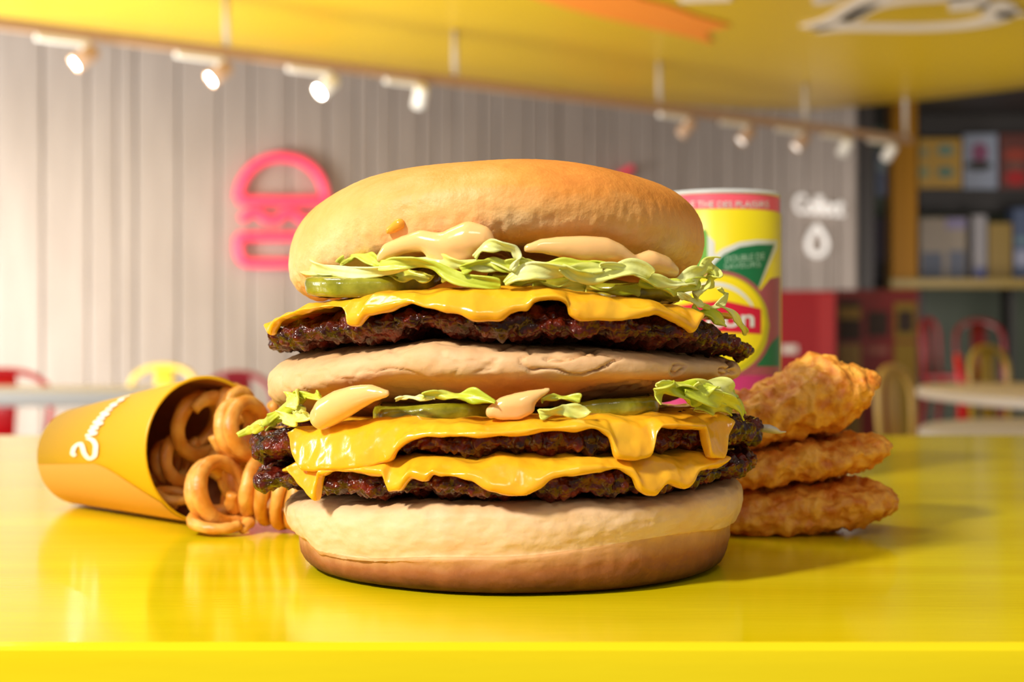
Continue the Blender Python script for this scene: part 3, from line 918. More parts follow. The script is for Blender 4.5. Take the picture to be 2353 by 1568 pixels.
cC = cheese('cheese_slice', [(612, 745), (632, 732), (680, 706), (740, 690), (820, 678), (900, 668), (1000, 660), (1200, 660), (1350, 668), (1480, 684), (1560, 696), (1620, 712)],
            [(612, 745), (630, 745), (644, 768), (656, 744), (700, 726), (750, 713), (792, 709), (812, 724), (820, 748), (836, 750), (860, 726), (900, 718), (930, 706), (955, 698), (985, 710), (1020, 718), (1060, 724), (1100, 736), (1150, 736), (1180, 722), (1208, 718), (1226, 697), (1270, 690), (1296, 702), (1304, 726), (1350, 737), (1400, 737), (1450, 731), (1490, 723), (1530, 736), (1560, 758), (1574, 764), (1588, 736), (1606, 718), (1640, 722)], RC, 9, .0024)

# ---- middle bun
RM = Rf([(-180, .060), (-90, .0626), (-45, .0590), (0, .0578), (45, .0578), (90, .0580), (180, .060)])
mtop = contour([(612, 806), (700, 802), (800, 792), (900, 776), (960, 764), (1060, 774), (1200, 786), (1400, 790), (1560, 802), (1650, 806), (1690, 808)], RM)
mbot = contour([(616, 972), (680, 952), (740, 930), (800, 913), (900, 900), (1000, 898), (1100, 898), (1200, 896), (1300, 898), (1400, 894), (1500, 893), (1600, 894), (1690, 896)], RM)


def prof_mid(th, t):
    r, a, b = RM(th), mtop(th), mbot(th)
    ph = (t - .5) * math.pi
    c = abs(math.cos(ph)) ** (2 / 4.6); s = math.copysign(abs(math.sin(ph)) ** (2 / 2.7), math.sin(ph))
    rr = np.maximum(r * c, .0005); k_ = (rr / r) ** 2
    zm = .5 * (mtop(np.zeros(1))[0] + mbot(np.zeros(1))[0])
    sag = .0046 * np.clip((.92 - rr / r) / .22, 0, 1) * (1 if t < .5 else 0)
    return rr, zm + ((a + b) / 2 - zm) * k_ + (a - b) / 2 * s - sag


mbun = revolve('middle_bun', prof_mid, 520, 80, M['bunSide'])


def mdisp(P):
    w = fbm(P * np.array([1, 1, 2.2]), 60, 3, 21)
    crack = np.exp(-(w / .045) ** 2)
    rt = np.clip((P[:, 0] + .01) / .03, 0, 1)
    return .0007 * fbm(P, 60, 3, 12) - .0011 * crack * rt - .0004 * crack + .0002 * fbm(P, 420, 2, 14)


displace(mbun, mdisp)
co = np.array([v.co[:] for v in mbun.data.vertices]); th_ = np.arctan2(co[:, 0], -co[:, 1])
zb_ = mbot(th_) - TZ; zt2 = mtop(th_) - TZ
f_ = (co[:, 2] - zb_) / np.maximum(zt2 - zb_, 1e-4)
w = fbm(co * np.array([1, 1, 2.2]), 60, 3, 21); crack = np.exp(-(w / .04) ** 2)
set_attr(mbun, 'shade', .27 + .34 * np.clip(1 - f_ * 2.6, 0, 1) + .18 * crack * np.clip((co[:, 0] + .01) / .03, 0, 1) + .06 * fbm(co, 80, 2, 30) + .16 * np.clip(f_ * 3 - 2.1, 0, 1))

# ---- top bun
RT = Rf([(-180, .054), (-90, .0570), (-60, .0570), (-30, .0562), (0, .0552), (30, .0532), (60, .0504), (90, .0486), (180, .054)])
RT0 = RT
tb = contour([(656, 692), (700, 684), (760, 648), (850, 606), (950, 580), (1050, 562), (1150, 552), (1250, 548), (1350, 552), (1450, 576), (1530, 606), (1612, 640)], lambda t: RT0(t) - .003)
ztop = EZ + (CY - 372) / F * .352


def prof_top(th, t):
    r, b = RT(th), tb(th)
    zb0 = tb(np.zeros(1))[0]
    lip = .0085
    zm = b + lip
    if t < .30:                       # underside, from the centre out
        u = t / .30
        rr = np.maximum((r - .0085) * u, .0005)
        return rr, (zb0 - .001) + (b - zb0 + .001) * u ** 2
    if t < .48:
        u = (t - .30) / .18; a = u * math.pi / 2
        return r - .0085 + .0085 * math.sin(a), b + lip * (1 - math.cos(a))
    u = (t - .48) / .52
    ph = u * math.pi / 2
    n_ = 2.45
    rr = np.maximum(r * math.cos(ph) ** (2 / n_), .0005); hh = math.sin(ph) ** (2 / n_)
    return rr, zm + (ztop - zm) * hh


tbun = revolve('top_bun', prof_top, 480, 150, M['bunTop'])


def tdisp(P):
    th = np.arctan2(P[:, 0], -P[:, 1])
    b = tb(th) - TZ
    low = np.clip(1 - (P[:, 2] - b) / .016, 0, 1)
    Q = np.stack([np.sin(th), np.cos(th), P[:, 2] * 4], 1)
    return .0004 * fbm(P, 34, 2, 41) + low * (.0005 * fbm(Q, 26, 3, 43) + .0003 * fbm(P, 380, 3, 45)) + .00008 * fbm(P, 700, 2, 47)


displace(tbun, tdisp)
co = np.array([v.co[:] for v in tbun.data.vertices]); th_ = np.arctan2(co[:, 0], -co[:, 1])
b_ = tb(th_) - TZ
f_ = np.clip((co[:, 2] - b_) / np.maximum(ztop - TZ - b_, .005), 0, 1)
rad = np.hypot(co[:, 0], co[:, 1]) / RT(th_)
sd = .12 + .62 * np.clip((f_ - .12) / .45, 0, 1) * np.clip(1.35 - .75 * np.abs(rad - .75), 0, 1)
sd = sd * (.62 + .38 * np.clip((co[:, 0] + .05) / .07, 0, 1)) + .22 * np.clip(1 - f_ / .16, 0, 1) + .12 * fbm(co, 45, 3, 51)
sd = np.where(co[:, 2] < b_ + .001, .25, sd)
set_attr(tbun, 'shade', np.clip(sd, 0, 1))


# ---- pickles
def pickle(x0, x1, yl, yr, dcen, tpx, seed, label):
    d = dcen
    a = px(x0, yl, d); b = px(x1, yr, d); c = (a + b) / 2; r = np.linalg.norm(b - a) / 2
    tl = math.atan2(b[2] - a[2], b[0] - a[0])
    th_k = tpx / F * (d - r)
    u = np.array([math.cos(tl), 0, math.sin(tl)]); nn = np.array([-math.sin(tl), 0, math.cos(tl)]); v = np.array([0, 1., 0])
    # lean the disc a little towards the viewer
    tilt = .06
    v2 = v * math.cos(tilt) + nn * math.sin(tilt); n2 = nn * math.cos(tilt) - v * math.sin(tilt)
    N = 120
    rngk = np.random.RandomState(seed)
    wav = 1 + .018 * np.sin(np.linspace(0, 2 * math.pi, N, endpoint=False) * 9 + seed) + .02 * np.sin(np.linspace(0, 2 * math.pi, N, endpoint=False) * 3 + seed * 2)
    def ring(rr, z, k_):
        return [c + (u * math.cos(q) + v2 * math.sin(q)) * rr * (wav[i] if k_ else 1) + n2 * (z + .0009 * math.sin(2 * q + seed) * rr / r) for i, q in enumerate(np.linspace(0, 2 * math.pi, N, endpoint=False))]
    def strip(rings, caps):
        V = sum(rings, []); Fc = []
        for l in range(len(rings) - 1):
            for i in range(N):
                Fc.append([l * N + i, l * N + (i + 1) % N, (l + 1) * N + (i + 1) % N, (l + 1) * N + i])
        if caps:
            Fc.append(list(range(N))[::-1]); Fc.append([(len(rings) - 1) * N + i for i in range(N)])
        return V, Fc
    h2 = th_k / 2
    V, Fc = strip([ring(r * .05, -h2, 1), ring(r * .6, -h2, 1), ring(r - .0016, -h2, 1), ring(r - .0012, 0, 1), ring(r - .0016, h2, 1), ring(r * .6, h2, 1), ring(r * .05, h2, 1)], True)
    o = mesh_obj('pickle_slice', V, Fc, M['pickle'], burger)
    V, Fc = strip([ring(r - .0017, -h2 - .0001, 1), ring(r - .0004, -h2 * .9, 1), ring(r, -h2 * .4, 1), ring(r, h2 * .4, 1), ring(r - .0004, h2 * .9, 1), ring(r - .0017, h2 + .0001, 1)], False)
    rd = mesh_obj('pickle_rind', V, Fc, M['rind'], o)
    displace(rd, lambda P: .00022 * fbm(P, 260, 2, seed))
    if label: o['label'] = label
    return o


pickle(703, 1020, 668, 636, .334, 44, 1, 'pale green pickle slice')
pickle(1120, 1345, 648, 656, .333, 36, 2, None)
pickle(1322, 1565, 654, 680, .336, 38, 3, None)
pickle(858, 1136, 944, 944, .330, 42, 4, None)
pickle(1236, 1512, 952, 916, .332, 40, 5, None)

# ---- sauce blobs: spheres fused by remeshing
def sauce(name, balls, R, mt, out=.0, vox=.00055, sq=.95):
    m = MB()
    for (x, y, r_, *e) in balls:
        p, th = hit(x, y, R)
        rr = r_ / F * (p[1] - CAMY)
        dirv = np.array([math.sin(th), -math.cos(th), 0])
        c = p + dirv * (out + (e[0] if e else 0) - rr * .3)
        n1, n2 = 14, 20
        V = []; Fc = []
        for i in range(n1 + 1):
            a_ = math.pi * i / n1
            for k_ in range(n2):
                b_ = 2 * math.pi * k_ / n2
                V.append(c + rr * np.array([math.sin(a_) * math.cos(b_), math.sin(a_) * math.sin(b_) * sq, math.cos(a_)]))
        for i in range(n1):
            for k_ in range(n2):
                Fc.append([i * n2 + k_, (i + 1) * n2 + k_, (i + 1) * n2 + (k_ + 1) % n2, i * n2 + (k_ + 1) % n2])
        m.add(V, Fc)
    o = m.build(name, mt, burger)
    md = o.modifiers.new('remesh', 'REMESH'); md.mode = 'VOXEL'; md.voxel_size = vox; md.use_smooth_shade = True
    sm = o.modifiers.new('smooth', 'SMOOTH'); sm.factor = .5; sm.iterations = 8
    dg = bpy.context.evaluated_depsgraph_get(); dg.update()
    me = bpy.data.meshes.new_from_object(o.evaluated_get(dg))
    o.modifiers.clear(); old = o.data; o.data = me; me.name = name; bpy.data.meshes.remove(old)
    me.polygons.foreach_set('use_smooth', [True] * len(me.polygons))
    return o


def chain(pts, step=9):
    out = []
    for (a, b) in zip(pts[:-1], pts[1:]):
        n = max(1, int(math.hypot(b[0] - a[0], b[1] - a[1]) / step))
        for i in range(n):
            f = i / n
            out.append(tuple(a[k] * (1 - f) + b[k] * f for k in range(len(a))))
    out.append(pts[-1])
    return out


RS = Rf([(-180, .056), (-90, .0535), (0, .0560), (90, .0540), (180, .056)])
sauce('sauce_blob', chain([(880, 594, 13), (898, 576, 20), (935, 562, 22), (972, 554, 26), (1004, 562, 28), (1036, 566, 34)]) + chain([(1046, 560, 38), (1078, 550, 42), (1104, 548, 32), (1124, 554, 16)]) + chain([(1000, 578, 24), (1026, 596, 22), (1052, 594, 22), (1080, 580, 20)]), RS, M['sauce'], .0012)
sauce('sauce_blob', chain([(1212, 572, 12), (1245, 566, 18), (1290, 568, 25), (1340, 572, 31), (1385, 574, 30), (1415, 582, 24)]) + chain([(1425, 588, 22), (1452, 606, 18), (1490, 602, 28), (1520, 612, 26), (1542, 624, 16)]) + chain([(1428, 592, 15), (1446, 616, 14), (1480, 628, 14)]), RS, M['sauce'], .0012)
RS2 = Rf([(-180, .06), (-90, .062), (0, .0590), (90, .060), (180, .06)])
sauce('sauce_blob', chain([(752, 958, 30), (764, 946, 36), (792, 930, 36), (828, 914, 30), (862, 904, 22), (900, 904, 10)]), RS2, M['sauce'], .0024)
sauce('sauce_blob', chain([(1128, 948, 16), (1160, 934, 24), (1200, 926, 26), (1234, 908, 14), (1262, 896, 7)]) + chain([(1150, 950, 18), (1190, 952, 16), (1215, 940, 16)]), RS2, M['sauce'], -.0005)
sauce('sauce_blob', chain([(894, 531, 9), (906, 524, 12), (918, 515, 14)], 4), Rf([(-180, .0563), (180, .0563)]), M['saucedrop'], .0004, .0004)['label'] = 'orange drop on the bun'


# ---- lettuce shreds
def shred(pts, R, wpx, mt, lean=.35, ruf=.0009, seed=0, out=.0, taper=.35, twist=0.0):
    """pts: (x, y[, outward offset mm]) along the shred."""
    P = []; T = []
    for q in pts:
        p, th = hit(q[0], q[1], R)
        o_ = out + (q[2] * .001 if len(q) > 2 else 0)
        P.append(p + np.array([math.sin(th), -math.cos(th), 0]) * o_); T.append(th)
    P = np.array(P); s = np.concatenate([[0], np.cumsum(np.linalg.norm(np.diff(P, axis=0), axis=1))]); s /= s[-1]
    n = max(28, len(pts) * 9); q = np.linspace(0, 1, n)
    C = np.stack([pchip(s, P[:, k_], q) for k_ in range(3)], 1); TH = np.interp(q, s, T)
    t = np.gradient(C, axis=0); t /= np.linalg.norm(t, axis=1)[:, None]
    mW = 9
    rg = random.Random(seed)
    f0, f1, f2 = rg.uniform(1.2, 2.4), rg.uniform(0, 6), rg.uniform(2, 3.6)
    V = []; Fc = []
    for i in range(n):
        outv = np.array([math.sin(TH[i]), -math.cos(TH[i]), 0.])
        wv = np.array([0, 0, 1.]) * 1.0 + outv * lean * math.sin(f0 * q[i] * 2.2 + f1 + twist)
        wv = wv - t[i] * np.dot(wv, t[i])
        if np.linalg.norm(wv) < .2:
            wv = np.cross(outv, t[i])
        wv /= np.linalg.norm(wv)
        nv = np.cross(t[i], wv)
        W_ = wpx / F * (C[i][1] - CAMY) * (1 - (1 - taper) * (abs(2 * q[i] - 1) ** 3)) * (1 + .22 * math.sin(f2 * q[i] * 3 + f1))
        for k_ in range(mW):
            e = (k_ / (mW - 1) - .5)
            rf = ruf * (math.sin(q[i] * f2 * 4 + k_ * .5 + f1) * (abs(e) * 2) ** 1.4 + .7 * math.sin(q[i] * f0 * 3 + f1) + 1.2 * (e * e))
            jag = .07 * math.sin(q[i] * 19 + f1 * 3) * (abs(e) > .45)
            V.append(C[i] + wv * W_ * (e * (1 + jag)) + nv * rf)
    for i in range(n - 1):
        for k_ in range(mW - 1):
            a_ = i * mW + k_
            Fc.append([a_, a_ + 1, a_ + mW + 1, a_ + mW])
    o = mesh_obj('lettuce_shred', V, Fc, mt, burger)
    sd = o.modifiers.new('thick', 'SOLIDIFY'); sd.thickness = .00035; sd.offset = 0
    return o


RL = Rf([(-180, .055), (-90, .0540), (-60, .0560), (0, .0590), (60, .0565), (90, .0550), (180, .055)])
LT, LG = M['lettuce'], M['lettuceG']
shred([(684, 608), (720, 616), (770, 622), (830, 624), (890, 620), (940, 610)], RL, 30, LT, .5, .0008, 1)
shred([(690, 628), (740, 634), (800, 632), (870, 626), (930, 618)], RL, 20, LT, .9, .0008, 2, -.001)
shred([(768, 606), (785, 590), (806, 584), (840, 594), (870, 606), (900, 600)], RL, 22, LG, .6, .0010, 3, -.0016)
shred([(880, 612), (920, 602), (960, 600), (1000, 610), (1035, 632), (1080, 646), (1150, 652)], RL, 30, LG, .4, .0011, 4, .0008)
shred([(930, 596), (980, 594), (1040, 606), (1090, 606), (1140, 612), (1180, 630)], RL, 26, LT, .6, .001, 5, -.0004)
shred([(1090, 590), (1110, 572), (1145, 564), (1180, 572), (1188, 594), (1176, 622)], RL, 24, LT, .5, .0008, 6, .0014)
shred([(1060, 618), (1100, 602), (1130, 602), (1160, 612), (1190, 606), (1215, 600)], RL, 24, LG, .6, .001, 7, .0002)
shred([(1160, 652), (1190, 632), (1230, 620), (1280, 622), (1330, 618), (1380, 616)], RL, 34, LT, .35, .0012, 8, .0010)
shred([(1285, 614), (1320, 636), (1350, 640), (1390, 630), (1440, 616), (1480, 634)], RL, 34, LT, .3, .0012, 9, .0018)
shred([(1370, 610), (1420, 614), (1460, 632), (1500, 648), (1530, 654), (1556, 650)], RL, 22, LT, .5, .0008, 10, .0018)
shred([(1190, 596), (1240, 604), (1290, 606), (1350, 606), (1400, 606)], RL, 20, LG, .7, .0008, 11, -.0006)
shred([(1470, 644), (1510, 656), (1545, 664), (1575, 652), (1600, 636)], RL, 30, LG, .6, .0012, 12, .0006)
shred([(1530, 652), (1570, 642), (1596, 626), (1606, 606), (1624, 592)], RL, 34, LT, .7, .0012, 13, .0012, .6)
shred([(1596, 612), (1618, 620), (1622, 640), (1608, 664), (1594, 690)], RL, 32, LT, .9, .0014, 14, .002, .5, 1.2)
shred([(1548, 676), (1566, 682), (1584, 690), (1606, 702)], RL, 16, LT, .6, .0005, 15, .001)
RLc = Rf([(-180, .058), (-90, .057), (0, .058), (80, .0584), (90, .0584), (180, .058)])
shred([(1598, 702), (1626, 706), (1644, 700), (1654, 688), (1657, 674), (1646, 664)], lambda t: .0560, 15, LT, .9, .0006, 16, .0012, .25)
shred([(1640, 698), (1660, 710), (1678, 728), (1692, 748), (1706, 768)], lambda t: .0585, 17, LT, .7, .0004, 17, .001, .2)
shred([(1590, 704), (1610, 716), (1632, 728), (1656, 740)], lambda t: .057, 28, LG, .9, .0008, 18, .0005)
for i, (xa, xb, y) in enumerate([(1130, 1260, 640), (1230, 1380, 650), (1360, 1500, 662), (1000, 1130, 640), (840, 980, 628)]):
    shred([(xa, y - 8), ((xa + xb) / 2, y + 4), (xb, y + 2)], RL, 24, LG, 1.0, .0012, 30 + i, -.004)
# lower layer
RL2 = Rf([(-180, .060), (-90, .0620), (-60, .0610), (0, .0585), (60, .0600), (90, .0618), (180, .060)])
shred([(700, 918), (680, 934), (658, 942), (636, 960), (612, 974), (590, 988)], RL2, 24, LG, .6, .0008, 41, .001, .5)
o = shred([(600, 980), (584, 986), (566, 992), (546, 1001)], lambda t: .0665, 22, LG, .5, .0005, 42, .0, .25); o['label'] = 'green pointed lettuce tip'
shred([(668, 912), (690, 916), (704, 930), (700, 952)], RL2, 40, LT, .5, .0012, 43, .0016, .6)
shred([(656, 954), (680, 962), (704, 962), (728, 950)], RL2, 28, LT, .5, .001, 44, .0016, .7)
shred([(690, 906), (720, 908), (750, 912)], RL2, 20, LG, .6, .001, 45, .0008)
shred([(910, 918), (940, 912), (970, 916), (1000, 912)], RL2, 10, LT, .7, .0005, 46, .0)
shred([(976, 906), (1020, 906), (1070, 908), (1110, 916), (1138, 926)], RL2, 26, LG, .8, .0012, 47, .0006)
shred([(1236, 948), (1270, 942), (1310, 944), (1350, 946)], RL2, 28, LT, .5, .001, 48, .0012)
shred([(1246, 918), (1290, 912), (1340, 918)], RL2, 18, LG, .8, .001, 49, -.002)
shred([(1486, 900), (1520, 890), (1556, 896), (1590, 904), (1612, 890)], RL2, 46, LG, .55, .0018, 50, .0018, .5)
shred([(1500, 884), (1550, 880), (1590, 886), (1620, 892)], RL2, 22, LT, .7, .0010, 51, .0012)
shred([(1600, 896), (1630, 900), (1655, 896), (1672, 906)], RL2, 40, LG, .5, .0012, 52, .001, .7)
shred([(1596, 932), (1630, 934), (1660, 934), (1684, 946)], RL2, 30, LG, .6, .001, 53, .0004, .6)
shred([(1560, 902), (1600, 912), (1640, 916), (1676, 930), (1688, 956)], RL2, 34, LG, .6, .0014, 55, .0022, .6)
shred([(1580, 890), (1612, 886), (1640, 892), (1668, 900)], RL2, 34, LT, .5, .0014, 56, .0022, .6)
shred([(660, 948), (640, 962), (622, 976), (604, 990)], RL2, 16, LG, .8, .0008, 54, -.0004, .5)

# ================================================================== fries cup and curly fries
def Pc(x, y, d): return px(x, y, d)


rimC = Pc(478, 1035, .44); baseC = Pc(186, 1050, .49)
r_rim = 168 * .44 / F
r_base = .0164
# rest the cup's side on the counter
rimC[2] = TZ + r_rim * 1.005; baseC[2] = TZ + r_base * 1.03
axis = rimC - baseC; LEN = np.linalg.norm(axis); axis /= LEN
cup = thing('fries_cup', (baseC[0], baseC[1], TZ), 'yellow and tan card cup of curly fries lying on its side', 'cup')
MB().lathe(baseC, [(.001, .001), (r_base * .93, .001), (r_base, 0.0), (r_rim, LEN), (r_rim + .0004, LEN + .0003), (r_rim - .0007, LEN)], 96, axis).build('cup_wall', M['cupyellow'], cup)
MB().lathe(baseC, [(r_rim - .0007, LEN), (r_base - .0007, .0015), (.001, .002)], 96, axis).build('cup_lining', M['kraft'], cup)
# frame on the cup's surface
ca = np.cross(axis, [0, 0, 1.]); ca /= np.linalg.norm(ca); cb = np.cross(ca, axis)     # ca sideways, cb up
toward = ca if np.dot(ca, [0, -1, 0]) > 0 else -ca


def cup_pt(l, phi, eps=.00035):
    """l along the cup (0 base, 1 rim), phi from the side facing the viewer (0) upward."""
    r = r_base + (r_rim - r_base) * l + eps
    return baseC + axis * LEN * l + r * (math.cos(phi) * toward + math.sin(phi) * cb)


# tan lower side of the print
V = []; Fc = []
nl, np_ = 30, 30
for i in range(nl + 1):
    l = .004 + .985 * i / nl
    hi = -.12 - .62 * max(0, (l - .55) / .45) ** 1.5
    for k_ in range(np_ + 1):
        V.append(cup_pt(l, -1.9 + (hi + 1.9) * k_ / np_, .0002))
for i in range(nl):
    for k_ in range(np_):
        a_ = i * (np_ + 1) + k_
        Fc.append([a_, a_ + 1, a_ + np_ + 2, a_ + np_ + 1])
mesh_obj('tan_print', V, Fc, M['cuptan'], cup)
# white script lettering running round the cup
def script(strokes, w, name, mt):
    m = MB()
    for st_ in strokes:
        st_ = np.array(st_, float); s = np.linspace(0, 1, len(st_)); q = np.linspace(0, 1, len(st_) * 5)
        C = np.stack([pchip(s, st_[:, 0], q), pchip(s, st_[:, 1], q)], 1)
        t = np.gradient(C, axis=0); t /= (np.linalg.norm(t, axis=1)[:, None] + 1e-9)
        nn = np.stack([-t[:, 1], t[:, 0]], 1)
        V = []
        for sgn in (-1, 1):
            for c, n_ in zip(C, nn):
                p = c + n_ * sgn * w / 2
                V.append(cup_pt(p[0], p[1], .0005))
        k_ = len(C)
        m.add(V, [[i, i + 1, k_ + i + 1, k_ + i] for i in range(k_ - 1)])
    tag(m.build(name, mt, cup), 'white script lettering')


# (l, phi): the big first letter near the middle, then small letters climbing over the top
script([[(.40, .02), (.37, .06), (.38, .15), (.43, .22), (.46, .16), (.48, .06), (.53, -.04), (.58, .02), (.585, .14), (.55, .25), (.49, .30)],
        [(.47, .34), (.56, .36), (.50, .42), (.57, .45)], [(.49, .48), (.58, .52), (.51, .57), (.585, .61)], [(.51, .64), (.59, .68), (.53, .73), (.60, .78)],
        [(.53, .82), (.60, .86), (.55, .92), (.61, .98), (.57, 1.05), (.62, 1.12)]], .045, 'lettering', M['cupwhite'])


def fry(label, x, y, d, ax, rpx, tpx, turns, pitchpx, ph=0.0, grow=0.0, seed=0):
    c = Pc(x, y, d); k_ = d / F
    ax = np.array(ax, float); ax /= np.linalg.norm(ax)
    a_ = np.cross(ax, [0, 0, 1.]); a_ /= np.linalg.norm(a_); b_ = np.cross(ax, a_)
    n = int(36 * turns) + 2
    pts = []; rad = []
    rg = np.random.RandomState(seed)
    for i in range(n):
        f = i / (n - 1); w = ph + 2 * math.pi * turns * f
        rr = rpx * k_ * (1 + grow * (f - .5) + .06 * math.sin(w * .7 + seed))
        pts.append(c + ax * (f - .5) * turns * pitchpx * k_ + rr * (math.cos(w) * a_ + math.sin(w) * b_))
        rad.append(tpx / 2 * k_ * (1 + .08 * math.sin(w * 2.3 + seed)) * (1 if 2 < i < n - 3 else .8))
    zmin = min(p[2] - r for p, r in zip(pts, rad))
    if zmin < TZ:
        pts = [p + np.array([0, 0, TZ - zmin + .0002]) for p in pts]
    o = MB().tube(pts, rad, 14, squash=.85).build('curly_fry', M['fry'], None, True, origin=tuple(np.mean(pts, axis=0)))
    displace(o, lambda P: .0003 * fbm(P, 220, 2, seed))
    tag(o, label, 'fry', 'curly fries')
    return o


fry('tight curly fry just inside the cup rim at far left', 398, 1062, .452, (.92, -.45, .10), 46, 32, 2.6, 30, .4, .2, 1)
fry('tall open curly fry loop standing upright in the cup mouth', 462, 975, .452, (.80, -.60, -.25), 66, 34, 1.7, 34, 1.2, .2, 2)
fry('wide double curly fry ring at the top, beside the lettuce tip', 560, 985, .430, (.85, -.6, .12), 60, 36, 2.6, 36, 0.2, .25, 3)
fry('big loose curly fry spilling out onto the counter', 500, 1128, .421, (.80, -.62, .22), 66, 36, 2.0, 36, 2.2, .3, 4)
fry('long spring shaped curly fry lying against the burger', 622, 1150, .420, (.95, -.10, -.25), 56, 36, 4.2, 36, .3, .1, 5)
fry('flat curly fry loop on the counter below the cup mouth', 505, 1196, .416, (.05, -.28, 1.0), 62, 32, 1.0, 10, 2.4, 0, 6)
fry('short curly fry arc low inside the cup mouth', 398, 1140, .440, (.2, -.2, 1.0), 40, 28, .8, 12, 3.2, 0, 7)
fry('small dark curly fry deep in the cup', 520, 1060, .452, (.6, -.6, .4), 34, 30, 1.6, 26, .5, 0, 8)
fry('curly fry coil at the back of the cup mouth, under the upper rim', 540, 930, .452, (.7, -.7, -.1), 34, 30, 1.8, 24, 1.0, 0, 10)
fry('curly fry coil wedged between the big loop and the spring shaped one', 560, 1105, .432, (.8, -.6, .3), 48, 32, 2.2, 26, 2.0, .1, 11)
fry('lowest short curly fry arc resting on the cup lining', 418, 1158, .444, (.1, -.3, 1.0), 24, 24, .6, 8, 3.4, 0, 9)

# ================================================================== chicken tenders
def tender(label, top, bot, d, half, seed, floor_=None):
    xs = np.linspace(top[0][0], top[-1][0], 120)
    yt = np.interp(xs, [p[0] for p in top], [p[1] for p in top]); yb = np.interp(xs, [p[0] for p in bot], [p[1] for p in bot])
    for _ in range(6):
        yt[1:-1] = (yt[:-2] + 2 * yt[1:-1] + yt[2:]) / 4; yb[1:-1] = (yb[:-2] + 2 * yb[1:-1] + yb[2:]) / 4
    n = 96; V = []; Fc = []
    for i, x in enumerate(xs):
        a_, b_ = px(x, yt[i], d), px(x, yb[i], d)
        c = (a_ + b_) / 2; hh = max((a_[2] - b_[2]) / 2, .0004)
        f = i / (len(xs) - 1)
        hw = half * (1 - abs(2 * f - 1) ** 4) ** .5 + .001
        for k_ in range(n):
            w = 2 * math.pi * k_ / n
            cw, sw = math.cos(w), math.sin(w)
            V.append((c[0], c[1] + hw * math.copysign(abs(cw) ** .8, cw), c[2] + hh * math.copysign(abs(sw) ** .8, sw)))
    for i in range(len(xs) - 1):
        for k_ in range(n):
            Fc.append([i * n + k_, (i + 1) * n + k_, (i + 1) * n + (k_ + 1) % n, i * n + (k_ + 1) % n])
    Fc.append(list(range(n))); Fc.append([(len(xs) - 1) * n + k_ for k_ in range(n)][::-1])
    V = np.array(V)
    o = mesh_obj('chicken_tender', V, Fc, M['tender'], None, True, origin=tuple(V.mean(0)))

    def dsp(P):
        f1, f2 = worley(P, 210, seed)
        g1, g2 = worley(P, 480, seed + 2)
        h1, h2 = worley(P, 330, seed + 4)
        return .0026 * (.55 - f1) + .0013 * fbm(P, 110, 3, seed) + .0009 * (.5 - g1) + .0014 * (.5 - h1)
    displace(o, dsp)
    zmin = min(v.co.z for v in o.data.vertices) + o.location.z
    if floor_ and zmin < TZ:
        for v in o.data.vertices:
            if v.co.z + o.location.z < TZ + .0002:
                v.co.z = TZ + .0002 - o.location.z
    tag(o, label, 'chicken tender', 'stacked chicken tenders')
    return o


tender('golden chicken tender at the bottom, lying on the yellow counter', [(1600, 1160), (1660, 1128), (1760, 1118), (1850, 1108), (1940, 1100), (2010, 1108), (2048, 1130), (2054, 1150)],
       [(1600, 1175), (1660, 1224), (1740, 1226), (1850, 1220), (1930, 1208), (2000, 1190), (2045, 1165), (2054, 1152)], .424, .019, 3, True)
tender('golden chicken tender in the middle of the stack of three', [(1600, 1090), (1680, 1040), (1760, 1022), (1850, 1008), (1930, 1000), (1995, 994), (2030, 1008), (2037, 1030)],
       [(1600, 1100), (1680, 1116), (1760, 1110), (1850, 1098), (1920, 1090), (1980, 1075), (2025, 1048), (2037, 1032)], .424, .018, 6)
tender('thick chicken tender on top of the stack, slanting up right', [(1610, 960), (1660, 912), (1740, 890), (1800, 858), (1850, 828), (1892, 816), (1930, 838), (1980, 846), (2006, 856), (2010, 870)],
       [(1610, 970), (1660, 1030), (1720, 1030), (1800, 1008), (1860, 1000), (1920, 985), (1960, 950), (1990, 905), (2006, 880), (2010, 872)], .424, .018, 9)

# ================================================================== drink cup
DD = .55; DX = px(1652, 0, DD)[0]; DR = 141 * DD / F
dz = lambda y: EZ + (CY - y) / F * (DD - DR * .8)
drink = thing('drink_cup', (DX, CAMY + DD, TZ), 'yellow and pink printed iced tea cup standing behind the burger', 'cup')
zt_ = dz(436)
MB().lathe((DX, CAMY + DD, 0), [(.001, TZ + .0005), (DR * .96, TZ + .0005), (DR, TZ + .003), (DR, dz(487)), (DR * .965, dz(487) + .001), (DR * .95, zt_ - .0018)], 96).build('cup_body', M['dyellow'], drink)
MB().lathe((DX, CAMY + DD, 0), [(DR * .95, zt_ - .0019), (DR * .985, zt_ - .0017), (DR * .985, zt_ - .0005), (DR * .95, zt_), (DR * .92, zt_ - .001), (DR * .9, zt_ - .012), (.001, zt_ - .0125)], 96).build('cup_rim', M['dwhite'], drink)


def cyl(x, y, eps):
    u = (x - CX) / F; r = DR + eps
    A = 1 + u * u; B = -2 * (u * DX + DD); C_ = DX * DX + DD * DD - r * r
    d = (-B - math.sqrt(max(B * B - 4 * A * C_, 0))) / (2 * A)
    vx, vy = u * d - DX, d - DD
    k_ = r / math.hypot(vx, vy)
    return np.array([DX + vx * k_, CAMY + DD + vy * k_, EZ + (CY - y) / F * d])


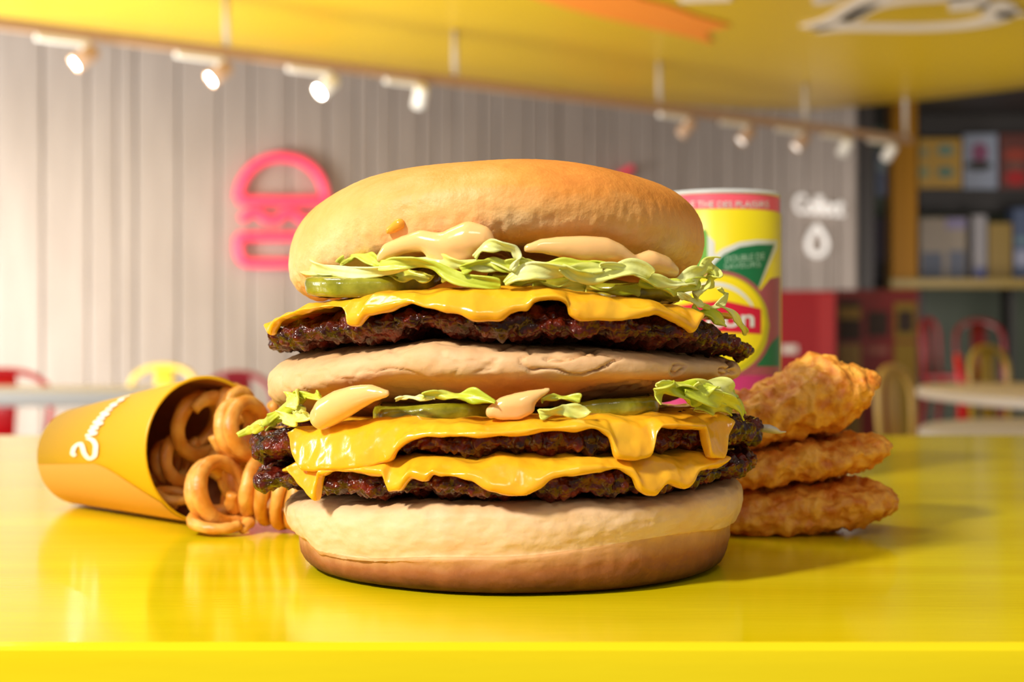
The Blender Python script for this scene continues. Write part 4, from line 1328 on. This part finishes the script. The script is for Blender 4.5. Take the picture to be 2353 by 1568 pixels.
def patch(name, x0, x1, yt, yb, eps, mt, nx=40, ny=10):
    V = []; Fc = []
    for i in range(nx + 1):
        x = x0 + (x1 - x0) * i / nx
        a_, b_ = yt(x), yb(x)
        for k_ in range(ny + 1):
            V.append(cyl(x, a_ + (b_ - a_) * k_ / ny, eps))
    for i in range(nx):
        for k_ in range(ny):
            q = i * (ny + 1) + k_
            Fc.append([q, q + 1, q + ny + 2, q + ny + 1])
    return mesh_obj(name, V, Fc, mt, drink)


cst = lambda v: (lambda x: v)
lin = lambda *p: (lambda x: float(np.interp(x, [a for a, b in p], [b for a, b in p])))
MB().lathe((DX, CAMY + DD, 0), [(DR * .974, dz(486)), (DR * .972, zt_ - .0018)], 96).build('pink_band', M['dpink'], drink)
MB().lathe((DX, CAMY + DD, 0), [(DR + .0001, TZ + .003), (DR + .0001, dz(862))], 96).build('magenta_band', M['dmagenta'], drink)
patch('mauve_panel', 1700, 1792.6, lin((1700, 760), (1750, 664), (1770, 640), (1793, 636)), cst(862), .00012, M['dmauve'])
patch('leaf', 1590, 1618, lin((1590, 570), (1606, 536), (1618, 528)), cst(640), .00018, M['dlgreen'])
patch('leaf', 1612, 1634, lin((1612, 530), (1622, 526), (1634, 560)), cst(640), .00014, M['dlgreen'])
patch('white_edging', 1626, 1642, lin((1626, 540), (1642, 556)), cst(640), .00018, M['dgrey'])
patch('white_edging', 1634, 1786, lin((1634, 592), (1660, 572), (1700, 556), (1740, 551), (1786, 552)), lin((1634, 640), (1745, 660), (1786, 570)), .00020, M['dgrey'])
patch('green_swoosh', 1641, 1779, lin((1641, 606), (1665, 584), (1700, 568), (1740, 562), (1779, 562)), lin((1641, 640), (1700, 690), (1742, 662), (1779, 564)), .00026, M['dgreen'])
patch('green_patch', 1738, 1791, lin((1738, 836), (1775, 786), (1791, 770)), cst(842), .0002, M['dgreen'])
circ = lambda cx_, cy_, r, sg_: (lambda x: cy_ + sg_ * math.sqrt(max(r * r - (x - cx_) ** 2, 0)))
patch('white_edging', 1524, 1776, circ(1650, 748, 126, -1), circ(1650, 748, 126, 1), .00030, M['dmauve'])
patch('sun_disc', 1532, 1768, circ(1650, 748, 118, -1), circ(1650, 748, 118, 1), .00038, M['dlime'])
patch('sun_disc', 1540, 1758, circ(1648, 742, 110, -1), circ(1648, 742, 110, 1), .00046, M['dyellow'])
V = []
m = MB()
for q in range(40):
    pass
ring_t = lambda r: circ(1640, 752, r, -1)
patch('white_arc', 1562, 1730, ring_t(104), lambda x: min(ring_t(104)(x) + 10, 720), .00054, M['dgrey'], 50, 2)  # white ring arc of the printed sun
patch('red_banner', 1534, 1749, lin((1534, 706), (1600, 696), (1660, 690), (1749, 710)), lin((1534, 784), (1640, 762), (1749, 768)), .00058, M['dred'])


def cup_text(txt, cx_, cy_, wpx, hpx, eps, mt, bold=.0, slope=0.0, name='lettering'):
    V, Fc = text_mesh(txt, 1.0, 0, bold)
    w = V[:, 0].max() - V[:, 0].min(); hgt = V[:, 1].max() - V[:, 1].min()
    xm = (V[:, 0].max() + V[:, 0].min()) / 2; ym = (V[:, 1].max() + V[:, 1].min()) / 2
    W_ = [cyl(cx_ + (v[0] - xm) / w * wpx, cy_ - (v[1] - ym) / hgt * hpx - slope * (v[0] - xm) / w * wpx, eps) for v in V]
    return mesh_obj(name, W_, Fc, mt, drink, smooth=False)


cup_text('Lipton', 1642, 738, 182, 54, .0008, M['dgrey'], .02)
cup_text('DOUBLE DE', 1712, 592, 90, 15, .0005, mat('pale_green_print', srgb(150, 190, 160), .5), .01, .08)
cup_text('SAVEURS', 1706, 610, 84, 13, .0005, mat('pale_green_print2', srgb(140, 182, 152), .5), .01, .08)
cup_text('LE THE DES PLAISIRS', 1672, 470, 190, 15, -.0002, M['dgrey'], .01)
